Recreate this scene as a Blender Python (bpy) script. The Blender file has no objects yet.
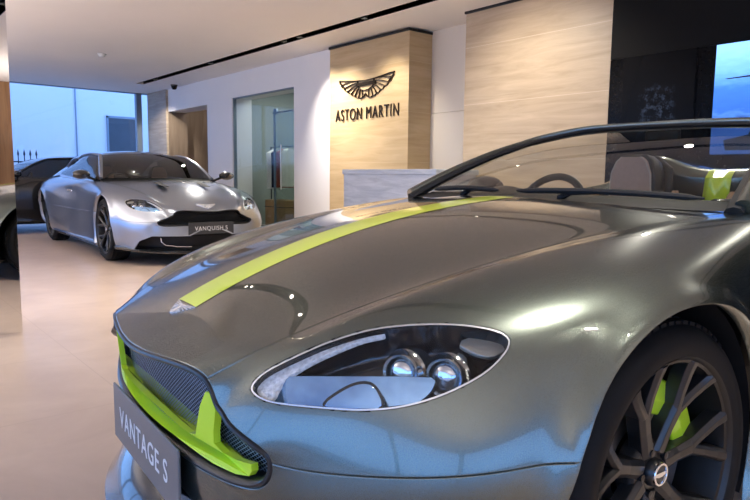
import bpy, bmesh, math, random
import numpy as np
from mathutils import Vector, Matrix
random.seed(7); rng=np.random.default_rng(7)
COL=bpy.context.scene.collection
# ------------------------------------------------------------------ materials
def nt(name):
    m=bpy.data.materials.new(name); m.use_nodes=True; n=m.node_tree.nodes; l=m.node_tree.links
    return m,n,l,n['Principled BSDF']
def pmat(name,col,metal=0.0,rough=.5,coat=0,croug=.03,emis=None,estr=0,spec=.5,noise=0,nscale=40,bump=0):
    m,n,l,b=nt(name)
    b.inputs['Base Color'].default_value=(*col,1); b.inputs['Metallic'].default_value=metal; b.inputs['Roughness'].default_value=rough
    b.inputs['Coat Weight'].default_value=coat; b.inputs['Coat Roughness'].default_value=croug; b.inputs['Specular IOR Level'].default_value=spec
    if emis: b.inputs['Emission Color'].default_value=(*emis,1); b.inputs['Emission Strength'].default_value=estr
    tc=n.new('ShaderNodeTexCoord'); t=n.new('ShaderNodeTexNoise'); t.inputs['Scale'].default_value=nscale; t.inputs['Detail'].default_value=4
    l.new(tc.outputs['Object'],t.inputs['Vector'])
    if noise:
        mx=n.new('ShaderNodeMix'); mx.data_type='RGBA'
        mx.inputs['A'].default_value=(*[c*(1-noise) for c in col],1); mx.inputs['B'].default_value=(*[min(1,c*(1+noise)) for c in col],1)
        l.new(t.outputs['Fac'],mx.inputs['Factor']); l.new(mx.outputs['Result'],b.inputs['Base Color'])
    if bump:
        bp=n.new('ShaderNodeBump'); bp.inputs['Strength'].default_value=bump; bp.inputs['Distance'].default_value=.01
        l.new(t.outputs['Fac'],bp.inputs['Height']); l.new(bp.outputs['Normal'],b.inputs['Normal'])
    return m
def paint(name,dark,light,rough=.28,metal=.85):
    """metallic paint: flake colour shifts with facing, clear coat on top"""
    m,n,l,b=nt(name)
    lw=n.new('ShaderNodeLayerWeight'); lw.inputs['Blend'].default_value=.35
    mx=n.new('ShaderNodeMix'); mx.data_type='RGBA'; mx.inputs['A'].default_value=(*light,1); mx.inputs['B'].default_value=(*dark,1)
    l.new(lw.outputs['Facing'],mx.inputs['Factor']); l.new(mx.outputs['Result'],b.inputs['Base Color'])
    b.inputs['Metallic'].default_value=metal; b.inputs['Roughness'].default_value=rough
    b.inputs['Coat Weight'].default_value=1; b.inputs['Coat Roughness'].default_value=.015
    tc=n.new('ShaderNodeTexCoord'); t=n.new('ShaderNodeTexVoronoi'); t.inputs['Scale'].default_value=900
    l.new(tc.outputs['Object'],t.inputs['Vector'])
    mr=n.new('ShaderNodeMapRange'); mr.inputs['To Min'].default_value=rough-.04; mr.inputs['To Max'].default_value=rough+.06
    l.new(t.outputs['Distance'],mr.inputs['Value']); l.new(mr.outputs['Result'],b.inputs['Roughness'])
    return m
def glassmat(name,tint=(1,1,1),refl=1.0,ior=1.5):
    m=bpy.data.materials.new(name); m.use_nodes=True; n=m.node_tree.nodes; l=m.node_tree.links; n.clear()
    o=n.new('ShaderNodeOutputMaterial'); tr=n.new('ShaderNodeBsdfTransparent'); tr.inputs['Color'].default_value=(*tint,1)
    g=n.new('ShaderNodeBsdfGlossy'); g.inputs['Roughness'].default_value=.0; g.inputs['Color'].default_value=(refl,refl,refl,1)
    f=n.new('ShaderNodeFresnel'); f.inputs['IOR'].default_value=ior; x=n.new('ShaderNodeMixShader')
    ge=n.new('ShaderNodeNewGeometry'); sb=n.new('ShaderNodeMath'); sb.operation='SUBTRACT'; sb.inputs[0].default_value=1; mu=n.new('ShaderNodeMath'); mu.operation='MULTIPLY'
    l.new(ge.outputs['Backfacing'],sb.inputs[1]); l.new(f.outputs[0],mu.inputs[0]); l.new(sb.outputs[0],mu.inputs[1])   # only the outer face of a pane mirrors
    l.new(mu.outputs[0],x.inputs[0]); l.new(tr.outputs[0],x.inputs[1]); l.new(g.outputs[0],x.inputs[2]); l.new(x.outputs[0],o.inputs['Surface'])
    return m
def emat(name,col,s):
    m=bpy.data.materials.new(name); m.use_nodes=True; n=m.node_tree.nodes; l=m.node_tree.links; n.clear()
    o=n.new('ShaderNodeOutputMaterial'); e=n.new('ShaderNodeEmission'); e.inputs[0].default_value=(*col,1); e.inputs[1].default_value=s
    l.new(e.outputs[0],o.inputs[0]); return m
def stone(name,c1,c2,rough=.35,joint=None,jcol=(.2,.15,.1),band=(1.2,1.2,14),coat=0,axis=2):
    """banded stone: stretched noise, optional thin joints every `joint` metres along z (procedural)"""
    m,n,l,b=nt(name)
    tc=n.new('ShaderNodeTexCoord'); mp=n.new('ShaderNodeMapping'); mp.inputs['Scale'].default_value=band
    t=n.new('ShaderNodeTexNoise'); t.inputs['Scale'].default_value=1.6; t.inputs['Detail'].default_value=9; t.inputs['Roughness'].default_value=.62; t.inputs['Distortion'].default_value=.6
    l.new(tc.outputs['Object'],mp.inputs['Vector']); l.new(mp.outputs['Vector'],t.inputs['Vector'])
    cr=n.new('ShaderNodeValToRGB'); cr.color_ramp.elements[0].position=.32; cr.color_ramp.elements[1].position=.7
    cr.color_ramp.elements[0].color=(*c1,1); cr.color_ramp.elements[1].color=(*c2,1)
    l.new(t.outputs['Fac'],cr.inputs['Fac']); out=cr.outputs['Color']
    if joint:
        sp=n.new('ShaderNodeSeparateXYZ'); l.new(tc.outputs['Object'],sp.inputs[0])
        def line(sock,per):
            d=n.new('ShaderNodeMath'); d.operation='DIVIDE'; d.inputs[1].default_value=per; l.new(sock,d.inputs[0])
            f=n.new('ShaderNodeMath'); f.operation='FRACT'; l.new(d.outputs[0],f.inputs[0])
            k=n.new('ShaderNodeMath'); k.operation='LESS_THAN'; k.inputs[1].default_value=.006/per; l.new(f.outputs[0],k.inputs[0]); return k.outputs[0]
        ks=[line(sp.outputs[i],per) for i,per in joint]
        k=ks[0]
        for kk in ks[1:]:
            a=n.new('ShaderNodeMath'); a.operation='MAXIMUM'; l.new(k,a.inputs[0]); l.new(kk,a.inputs[1]); k=a.outputs[0]
        a=n.new('ShaderNodeMath'); a.operation='MULTIPLY'; a.inputs[1].default_value=.55; l.new(k,a.inputs[0])
        mx=n.new('ShaderNodeMix'); mx.data_type='RGBA'; mx.inputs['B'].default_value=(*jcol,1)
        l.new(a.outputs[0],mx.inputs['Factor']); l.new(out,mx.inputs['A']); out=mx.outputs['Result']
    l.new(out,b.inputs['Base Color']); b.inputs['Roughness'].default_value=rough; b.inputs['Coat Weight'].default_value=coat
    return m
# ------------------------------------------------------------------ object helpers
def tag(o,label=None,cat=None,group=None,kind=None):
    if label: o['label']=label
    if cat: o['category']=cat
    if group: o['group']=group
    if kind: o['kind']=kind
    return o
def empty(name,loc=(0,0,0),rz=0,**k):
    o=bpy.data.objects.new(name,None); COL.objects.link(o); o.location=loc; o.rotation_euler=(0,0,rz); o.empty_display_size=.2
    return tag(o,**k)
def mk(name,V,F,mat,parent=None,N=None,smooth=True,**k):
    me=bpy.data.meshes.new(name); me.from_pydata([tuple(map(float,v)) for v in V],[],[tuple(int(i) for i in f) for f in F])
    ms=mat if isinstance(mat,(list,tuple)) else [mat]
    for m in ms: me.materials.append(m)
    me.polygons.foreach_set('use_smooth',[smooth]*len(me.polygons)); me.update()
    if N is not None:
        me.normals_split_custom_set_from_vertices([tuple(map(float,n)) for n in N])
    o=bpy.data.objects.new(name,me); COL.objects.link(o); o.parent=parent
    return tag(o,**k)
class MB:
    """collects shapes into ONE mesh"""
    def __init__(s): s.V=[];s.F=[]
    def add(s,V,F):
        n=len(s.V); s.V+=[tuple(map(float,v)) for v in V]; s.F+=[tuple(i+n for i in f) for f in F]; return s
    def box(s,a,b,bev=0):
        (x0,y0,z0),(x1,y1,z1)=a,b
        if bev<=0:
            V=[(x,y,z) for x in (x0,x1) for y in (y0,y1) for z in (z0,z1)]
            return s.add(V,[(0,1,3,2),(4,6,7,5),(0,4,5,1),(2,3,7,6),(0,2,6,4),(1,5,7,3)])
        bm=bmesh.new(); bmesh.ops.create_cube(bm,size=1)
        for v in bm.verts: v.co=Vector(((x0+x1)/2+v.co.x*(x1-x0),(y0+y1)/2+v.co.y*(y1-y0),(z0+z1)/2+v.co.z*(z1-z0)))
        bmesh.ops.bevel(bm,geom=bm.edges[:],offset=bev,segments=2,affect='EDGES',profile=.6)
        bm.verts.index_update(); V=[v.co[:] for v in bm.verts]; F=[[v.index for v in f.verts] for f in bm.faces]; bm.free()
        return s.add(V,F)
    def tube(s,pts,r,n=10,closed=False,flat=1.0,up=(0,0,1)):
        P=np.array(pts,float); m=len(P); r=np.broadcast_to(np.array(r,float),(m,)); up=np.array(up,float)
        T=np.gradient(P,axis=0) if not closed else np.roll(P,-1,0)-np.roll(P,1,0)
        V=[]
        for p,t,q in zip(P,T,r):
            t=t/np.linalg.norm(t); a=np.cross(t,up); 
            if np.linalg.norm(a)<1e-3: a=np.cross(t,(1,0,0))
            a/=np.linalg.norm(a); b=np.cross(a,t)
            for k in range(n):
                w=2*math.pi*k/n; V.append(p+q*(math.cos(w)*a+flat*math.sin(w)*b))
        F=[]
        for i in range(m if closed else m-1):
            j=(i+1)%m
            for k in range(n): F.append((i*n+k,i*n+(k+1)%n,j*n+(k+1)%n,j*n+k))
        if not closed: F+=[tuple(range(n-1,-1,-1)),tuple((m-1)*n+k for k in range(n))]
        return s.add(V,F)
    def lathe(s,prof,n=48,axis='y',c=(0,0,0),closed=False):
        """prof: (radius, along-axis)"""
        V=[];m=len(prof)
        for k in range(n):
            w=2*math.pi*k/n; C,S=math.cos(w),math.sin(w)
            for r,a in prof:
                v={'y':(r*C,a,r*S),'z':(r*C,r*S,a),'x':(a,r*C,r*S)}[axis]; V.append((v[0]+c[0],v[1]+c[1],v[2]+c[2]))
        F=[]
        for k in range(n):
            j=(k+1)%n
            for i in range(m if closed else m-1):
                i2=(i+1)%m; F.append((k*m+i,k*m+i2,j*m+i2,j*m+i))
        return s.add(V,F)
    def grid(s,G):
        G=np.asarray(G); a,b=G.shape[:2]
        return s.add(G.reshape(-1,3),[(i*b+j,i*b+j+1,(i+1)*b+j+1,(i+1)*b+j) for i in range(a-1) for j in range(b-1)])
    def prism(s,poly,fn0,fn1):
        """poly: 2-D outline; fn0/fn1 lift a 2-D point to front / back 3-D"""
        n=len(poly); V=[fn0(p) for p in poly]+[fn1(p) for p in poly]
        from mathutils.geometry import tessellate_polygon
        tris=[list(t) for t in tessellate_polygon([[Vector((p[0],p[1],0)) for p in poly]])]
        F=[tuple(t) for t in tris]+[tuple(n+i for i in t[::-1]) for t in tris]+[(i,(i+1)%n,n+(i+1)%n,n+i) for i in range(n)]
        return s.add(V,F)
    def build(s,name,mat,parent=None,smooth=False,bevel=0,weld=0,**k):
        o=mk(name,s.V,s.F,mat,parent,smooth=smooth,**k)
        bm=bmesh.new(); bm.from_mesh(o.data)
        if weld: bmesh.ops.remove_doubles(bm,verts=bm.verts[:],dist=weld)
        bmesh.ops.recalc_face_normals(bm,faces=bm.faces[:]); bm.to_mesh(o.data); bm.free()
        if smooth:
            o.data.polygons.foreach_set('use_smooth',[True]*len(o.data.polygons))
            try: o.data.set_sharp_from_angle(angle=math.radians(38))
            except Exception: pass
        if bevel:
            md=o.modifiers.new('bevel','BEVEL'); md.width=bevel; md.segments=2; md.limit_method='ANGLE'
        return o
def copy_tree(o,parent=None,skip=()):
    c=o.copy(); COL.objects.link(c); c.parent=parent
    for ch in list(o.children): copy_tree(ch,c)
    return c
def text_mesh(txt,size,depth,sx=1.0,space=1.0,align='CENTER',thin=0):
    cu=bpy.data.curves.new('lettering','FONT'); cu.body=txt; cu.size=size; cu.extrude=depth; cu.align_x=align; cu.space_character=space; cu.offset=thin
    o=bpy.data.objects.new('lettering',cu); COL.objects.link(o); bpy.context.view_layer.update()
    dg=bpy.context.evaluated_depsgraph_get(); me=bpy.data.meshes.new_from_object(o.evaluated_get(dg))
    V=np.array([v.co[:] for v in me.vertices]); F=[tuple(p.vertices) for p in me.polygons]
    bpy.data.objects.remove(o); bpy.data.curves.remove(cu); bpy.data.meshes.remove(me)
    V[:,0]*=sx
    return V,F
def words(V,F):
    # split lettering into its words (the widest empty gap along the line)
    xs=np.sort(V[:,0]); k=int(np.argmax(np.diff(xs))); cut=(xs[k]+xs[k+1])/2
    for s in (-1,1):
        ids=[i for i in range(len(V)) if (V[i,0]-cut)*s>0]; mp={i:j for j,i in enumerate(ids)}
        yield V[ids],[tuple(mp[i] for i in f) for f in F if f[0] in mp]
# ------------------------------------------------------------------ implicit clipping of a grid patch
def clip(V,N,F,f):
    """keep the side where f>=0; cuts faces exactly on f=0"""
    V=[np.array(v) for v in V]; N=[np.array(n) for n in N]; f=list(f); cut={}; out=[]
    def mid(a,b):
        k=(min(a,b),max(a,b))
        if k not in cut:
            t=f[a]/(f[a]-f[b]); V.append(V[a]+t*(V[b]-V[a])); n=N[a]+t*(N[b]-N[a]); N.append(n/(np.linalg.norm(n)+1e-12)); f.append(0.); cut[k]=len(V)-1
        return cut[k]
    for face in F:
        s=[f[i]>=0 for i in face]
        if all(s): out.append(tuple(face)); continue
        if not any(s): continue
        g=[]
        for a,b in zip(face,face[1:]+face[:1]):
            if f[a]>=0: g.append(a)
            if (f[a]>=0)!=(f[b]>=0): g.append(mid(a,b))
        h=[]
        for i in g:
            if i not in h: h.append(i)
        if len(h)>2: out.append(tuple(h))
    used=sorted({i for q in out for i in q}); mp={i:k for k,i in enumerate(used)}
    return [V[i] for i in used],[N[i] for i in used],[tuple(mp[i] for i in q) for q in out]
def edges_open(F):
    e={}
    for q in F:
        for a,b in zip(q,q[1:]+q[:1]):
            k=(min(a,b),max(a,b)); e.setdefault(k,[]).append((a,b))
    return [v[0] for v in e.values() if len(v)==1]
def rounded(V,N,F,skip=None,gap=.0028,r=.002,depth=.014,deep=None):
    """turn every open edge of a panel into a small rounded flange (real panel gap).
    skip(p)->True leaves an edge alone. deep(p)->vector replaces the flange direction (arch lips)."""
    V=[np.array(v,float) for v in V]; N=[np.array(n,float) for n in N]; E=edges_open(F)
    T={}
    for a,b in E:
        d=V[b]-V[a]; L=np.linalg.norm(d)
        if L<1e-9: continue
        n=(N[a]+N[b])/2; t=np.cross(d/L,n)           # outward for CCW faces
        for i in (a,b): T[i]=T.get(i,0)+t*L
    use=[(a,b) for a,b in E if a in T and b in T and not (skip and skip((V[a]+V[b])/2))]
    ids=sorted({i for e in use for i in e}); r1={};r2={}
    base={i:V[i].copy() for i in ids}
    F=list(F)
    for i in ids:
        t=T[i]/(np.linalg.norm(T[i])+1e-12); n=N[i]
        dv=deep(base[i]) if deep else None
        V[i]=base[i]-t*(gap if dv is None else 0)
        p1=V[i]+t*r-n*r; q=n+t; V.append(p1); N.append(q/np.linalg.norm(q)); r1[i]=len(V)-1
        p2=p1-n*depth if dv is None else p1+dv
        V.append(p2); N.append(t); r2[i]=len(V)-1
    for a,b in use:
        F.append((b,a,r1[a],r1[b])); F.append((r1[b],r1[a],r2[a],r2[b]))
    return V,N,F
def poly_sd(P,poly):
    """signed distance (inside positive) of 2-D points to a polygon"""
    P=np.asarray(P,float); Q=np.asarray(poly,float); d=np.full(len(P),1e9); ins=np.zeros(len(P),bool)
    for a,b in zip(Q,np.roll(Q,-1,0)):
        e=b-a; t=np.clip(((P-a)@e)/(e@e+1e-15),0,1); d=np.minimum(d,np.linalg.norm(P-a-t[:,None]*e,axis=1))
        c=((a[1]>P[:,1])!=(b[1]>P[:,1])); 
        with np.errstate(divide='ignore',invalid='ignore'): x=(b[0]-a[0])*(P[:,1]-a[1])/(b[1]-a[1]+1e-15)+a[0]
        ins^=(c&(P[:,0]<x))
    return np.where(ins,d,-d)
def smooth_poly(poly,n=6):
    """closed Catmull-Rom through the outline"""
    Q=np.array(poly,float); m=len(Q); o=[]
    for i in range(m):
        a,b,c,d=Q[i-1],Q[i],Q[(i+1)%m],Q[(i+2)%m]
        for k in range(n):
            t=k/n; o.append(.5*((2*b)+(c-a)*t+(2*a-5*b+4*c-d)*t*t+(3*b-a-3*c+d)*t**3))
    return np.array(o)
def gridfaces(a,b,flip=False):
    F=[(i*b+j,i*b+j+1,(i+1)*b+j+1,(i+1)*b+j) for i in range(a-1) for j in range(b-1)]
    return [q[::-1] for q in F] if flip else F
def spline_eval(t, P, tq):
    """natural cubic spline through P (n,...) at knots t"""
    n=len(t); h=np.diff(t); P=np.asarray(P,float); sh=P.shape; Y=P.reshape(n,-1)
    A=np.zeros((n,n)); B=np.zeros_like(Y); A[0,0]=A[-1,-1]=1
    for i in range(1,n-1):
        A[i,i-1]=h[i-1]; A[i,i]=2*(h[i-1]+h[i]); A[i,i+1]=h[i]
        B[i]=6*((Y[i+1]-Y[i])/h[i]-(Y[i]-Y[i-1])/h[i-1])
    M=np.linalg.solve(A,B)
    k=np.clip(np.searchsorted(t,tq,side='right')-1,0,n-2)
    a=(tq-t[k])[:,None]; hh=h[k][:,None]; b=hh-a
    R=(M[k]*b**3+M[k+1]*a**3)/(6*hh)+(Y[k]/hh-M[k]*hh/6)*b+(Y[k+1]/hh-M[k+1]*hh/6)*a
    return R.reshape((len(tq),)+sh[1:])
def cknots(P, pw):
    d=np.linalg.norm(np.diff(P,axis=0),axis=-1)**pw      # (n-1, m)
    d=d.mean(1); return np.concatenate([[0],np.cumsum(d)])
def fair(P, lam):
    """fairing: pull the stations of one line towards small third divided differences, ends kept"""
    P=np.asarray(P,float); n=len(P); t=np.concatenate([[0],np.cumsum(np.linalg.norm(np.diff(P,axis=0),axis=1))])
    D=np.zeros((n-3,n))
    for i in range(n-3):
        for j in range(4):
            w=1.
            for k in range(4):
                if k!=j: w*=t[i+j]-t[i+k]
            D[i,j+i]=1/w
        D[i]*=(t[i+3]-t[i])**2.0
    W=np.eye(n); W[0,0]=W[-1,-1]=1e4
    return np.linalg.solve(W+lam*D.T@D,W@P)
def tensor(L, nu, nv, lam=4e-3):
    """L: (nlines, nstations, 3) of the y>=0 half, line 0 on y=0. nu/nv: subdivisions per interval.
    returns grid P (NU,NV,3) for the half, normals, and index of each station / line"""
    L=np.asarray(L,float); L=np.stack([fair(l,lam) for l in L]); L[0,:,1]=0; m=L[1:][::-1]*np.array([1,-1,1]); full=np.concatenate([m,L])
    ts=cknots(np.swapaxes(L,0,1),.6); tv=cknots(full,.6)
    nl=len(L)
    def q(t,n): 
        o=[];idx=[0]
        for a,b,k in zip(t[:-1],t[1:],n):
            o+=list(np.linspace(a,b,k,endpoint=False)); idx.append(len(o))
        return np.array(o+[t[-1]]),idx
    tu,iu=q(ts,nu); tq,iv=q(tv[nl-1:],nv)
    A=spline_eval(ts,np.swapaxes(full,0,1),tu)       # (NU, lines, 3)
    e=1e-4
    def ev(tq): return np.swapaxes(spline_eval(tv,np.swapaxes(A,0,1),tq),0,1)
    P=ev(tq); dv=ev(np.minimum(tq+e,tv[-1]))-ev(np.maximum(tq-e,tv[0]))
    def evu(tu_): 
        A=spline_eval(ts,np.swapaxes(full,0,1),tu_); return np.swapaxes(spline_eval(tv,np.swapaxes(A,0,1),tq),0,1)
    du=evu(np.minimum(tu+e,ts[-1]))-evu(np.maximum(tu-e,ts[0]))
    N=np.cross(dv,du); N/=np.linalg.norm(N,axis=-1,keepdims=True)+1e-12
    return P,N,iu,iv
VANTAGE=[
# V0 centre
[(.888,0,.585),(.862,0,.606),(.76,0,.655),(.60,0,.731),(.40,0,.793),(.2,0,.843),(0,0,.875),(-.25,0,.901),(-.5,0,.918),(-.9,0,.93),(-1.4,0,.935),(-2.0,0,.95),(-2.6,0,.96),(-3.1,0,.955),(-3.45,0,.93)],
# V1 bonnet shut line
[(.838,.348,.583),(.800,.368,.613),(.728,.402,.649),(.59,.441,.696),(.40,.479,.747),(.2,.519,.795),(0,.560,.831),(-.25,.61,.862),(-.5,.66,.884),(-.9,.69,.90),(-1.4,.69,.91),(-2.0,.66,.935),(-2.6,.60,.95),(-3.1,.55,.945),(-3.42,.5,.93)],
# V2 wing crest
[(.832,.378,.548),(.800,.408,.592),(.718,.458,.649),(.585,.497,.708),(.40,.538,.759),(.2,.582,.800),(0,.630,.831),(-.25,.676,.859),(-.5,.755,.877),(-.9,.785,.885),(-1.4,.79,.89),(-2.0,.78,.915),(-2.6,.74,.93),(-3.1,.68,.92),(-3.42,.60,.89)],
# V2b lamp top edge
[(.829,.402,.535),(.798,.436,.585),(.707,.492,.648),(.57,.555,.700),(.40,.628,.742),(.2,.697,.782),(0,.745,.808),(-.25,.772,.830),(-.5,.785,.84),(-.9,.80,.845),(-1.4,.84,.845),(-2,.85,.87),(-2.6,.83,.885),(-3.1,.76,.87),(-3.42,.66,.83)],
# V3 lamp middle
[(.826,.432,.520),(.794,.470,.568),(.70,.54,.628),(.57,.635,.660),(.40,.735,.695),(.2,.805,.735),(0,.835,.765),(-.25,.812,.775),(-.5,.80,.77),(-.9,.808,.77),(-1.4,.835,.77),(-2,.89,.80),(-2.6,.90,.81),(-3.1,.82,.80),(-3.43,.70,.76)],
# V3b
[(.805,.49,.497),(.787,.513,.526),(.725,.573,.556),(.61,.675,.577),(.44,.788,.605),(.2,.858,.645),(0,.872,.67),(-.25,.828,.67),(-.5,.806,.66),(-.9,.815,.65),(-1.4,.84,.65),(-2,.91,.68),(-2.6,.93,.69),(-3.1,.85,.68),(-3.44,.72,.66)],
# V4 bumper seam
[(.787,.513,.466),(.772,.54,.465),(.735,.587,.465),(.64,.70,.474),(.475,.822,.495),(.2,.882,.52),(0,.885,.53),(-.25,.838,.53),(-.5,.812,.53),(-.9,.817,.53),(-1.4,.838,.53),(-2,.91,.55),(-2.6,.93,.55),(-3.1,.85,.55),(-3.44,.72,.55)],
# V5
[(.80,.47,.405),(.785,.52,.40),(.74,.585,.395),(.65,.69,.38),(.49,.805,.37),(.2,.875,.36),(0,.875,.36),(-.25,.83,.36),(-.5,.81,.36),(-.9,.812,.36),(-1.4,.83,.36),(-2,.89,.37),(-2.6,.91,.38),(-3.1,.83,.40),(-3.42,.70,.42)],
# V6
[(.845,.26,.387),(.835,.31,.36),(.79,.46,.33),(.68,.645,.29),(.5,.78,.26),(.2,.85,.24),(0,.86,.23),(-.25,.83,.22),(-.5,.815,.22),(-.9,.815,.22),(-1.4,.83,.22),(-2,.87,.23),(-2.6,.88,.25),(-3.1,.80,.29),(-3.40,.66,.33)],
# V7
[(.862,0,.384),(.852,.12,.34),(.81,.38,.27),(.70,.60,.22),(.5,.75,.18),(.2,.82,.17),(0,.83,.17),(-.25,.84,.17),(-.5,.84,.17),(-.9,.83,.17),(-1.4,.83,.17),(-2,.84,.18),(-2.6,.85,.2),(-3.1,.74,.24),(-3.36,.45,.28)],
]
NU=[6,10,14,14,12,12,14,14,16,14,16,16,14,10]
NV=[24,10,10,12,14,14,14,12,10]
# ================================================================== CARS
HLC=np.array([.62,.60,.635]); E1=np.array([-.80764,.58967,0]); E2=np.array([-.17121,-.2345,.95692])
HL={'outline':[[-0.2314,-0.0449],[-0.2285,-0.0309],[-0.2132,-0.0158],[-0.1902,-0.0019],[-0.1457,0.0199],[-0.0894,0.0444],[-0.0172,0.0664],[0.0555,0.0759],[0.1345,0.077],[0.1904,0.07],[0.2206,0.0593],[0.2277,0.045],[0.2162,0.0239],[0.1827,-0.0071],[0.134,-0.0342],[0.0865,-0.0533],[0.0328,-0.0673],[-0.0279,-0.0732],[-0.0968,-0.0715],[-0.1748,-0.0667],[-0.2116,-0.0588]],
'strip':[[-0.2254,-0.0427],[-0.2204,-0.03],[-0.1898,-0.0069],[-0.1476,0.0151],[-0.0906,0.0406],[-0.0322,0.0606],[0.0158,0.0685],[0.0121,0.0593],[-0.0318,0.0485],[-0.0894,0.0245],[-0.1388,-0.0012],[-0.1733,-0.0264],[-0.1878,-0.0488],[-0.1927,-0.0641],[-0.2139,-0.0577]],
'floor':[[-0.1913,-0.024],[-0.0515,-0.019],[0.0757,-0.0184],[0.0965,-0.0249],[0.0751,-0.0563],[0.0337,-0.0665],[-0.0287,-0.0725],[-0.0995,-0.0707],[-0.1899,-0.066],[-0.1922,-0.0521]],
'cover':[[-0.0921,-0.07],[-0.0761,-0.0516],[-0.0431,-0.0335],[-0.0152,-0.0317],[0.0003,-0.0501],[0.0032,-0.0698],[-0.0282,-0.0718]],
'white':[[0.1458,0.0452],[0.1939,0.0605],[0.2284,0.0498],[0.2188,0.0281],[0.1898,0.0206],[0.1624,0.0309]],
'proj':[(.0347,.0119),(.1214,.0022)]}
def stc(V,side):
    Q=np.asarray(V)*np.array([1,side,1])-HLC; return np.stack([Q@E1,Q@E2],1)
ARCH=(.045,.345,.385)
class Shell:
    """one car body surface and the panels cut from it"""
    def __init__(s,lines,root,arches,nu=NU,nv=NV,hump=False):
        s.root=root; s.arches=arches
        P,N,s.iu,s.iv=tensor(lines,nu,nv)
        for ax,az,ar in arches:
            d=np.hypot(P[...,0]-ax,P[...,2]-az)-ar; m=(np.abs(P[...,1])>.5)&(P[...,2]<.92)
            P[...,1]+=np.where(m,.020*np.exp(-(np.maximum(d-.004,0)/.024)**2),0)
        if hump:
            x=P[...,0]; y=P[...,1]; k=np.clip((-1.70-x)/.08,0,1)*np.clip((x+2.9)/1.1,0,1)
            P[...,2]+=k*(.085*np.exp(-((y-.36)/.16)**2)+.075*np.exp(-(y/.55)**4))
        gu=np.gradient(P,axis=0); gv=np.gradient(P,axis=1)
        N2=np.cross(gv,gu); N2/=np.linalg.norm(N2,axis=-1,keepdims=True)+1e-12
        N2[:,0]=N[:,0]; s.P,s.N=P,N2
    def patch(s,u,v,side):
        """side +1 / -1, or 0 for a patch that spans both halves"""
        P=s.P[u[0]:u[1]+1,v[0]:v[1]+1]; N=s.N[u[0]:u[1]+1,v[0]:v[1]+1]; M=np.array([1,-1,1])
        if side==0: P=np.concatenate([P[:,:0:-1]*M,P],1); N=np.concatenate([N[:,:0:-1]*M,N],1)
        if side==-1: P=P*M; N=N*M
        return P.reshape(-1,3),N.reshape(-1,3),gridfaces(P.shape[0],P.shape[1],side==-1)
    def archf(s,V):
        V=np.asarray(V); f=np.full(len(V),9.)
        for ax,az,ar in s.arches: f=np.minimum(f,np.where(np.abs(V[:,1])>.45,np.hypot(V[:,0]-ax,V[:,2]-az)-ar,9.))
        return f
    def deep(s,p):
        for ax,az,ar in s.arches:
            if abs(p[1])>.45 and abs(math.hypot(p[0]-ax,p[2]-az)-ar)<.006: return np.array([0,-.036*np.sign(p[1]),0])
        return None
    def panel(s,name,u,v,side,clips,mat,skip=None,depth=.014,deep=None,parent=None,plain=False,off=0,gap=.0028,r_=.002,**k):
        V,N,F=s.patch(u,v,side)
        for c in clips: V,N,F=clip(V,N,F,c(np.asarray(V)))
        if off: V=[a+off*b for a,b in zip(V,N)]
        if not plain: V,N,F=rounded(V,N,F,skip=skip,depth=depth,deep=deep or s.deep,gap=gap,r=r_)
        return mk(name,V,F,mat,parent or s.root,N=N,**k)
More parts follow.
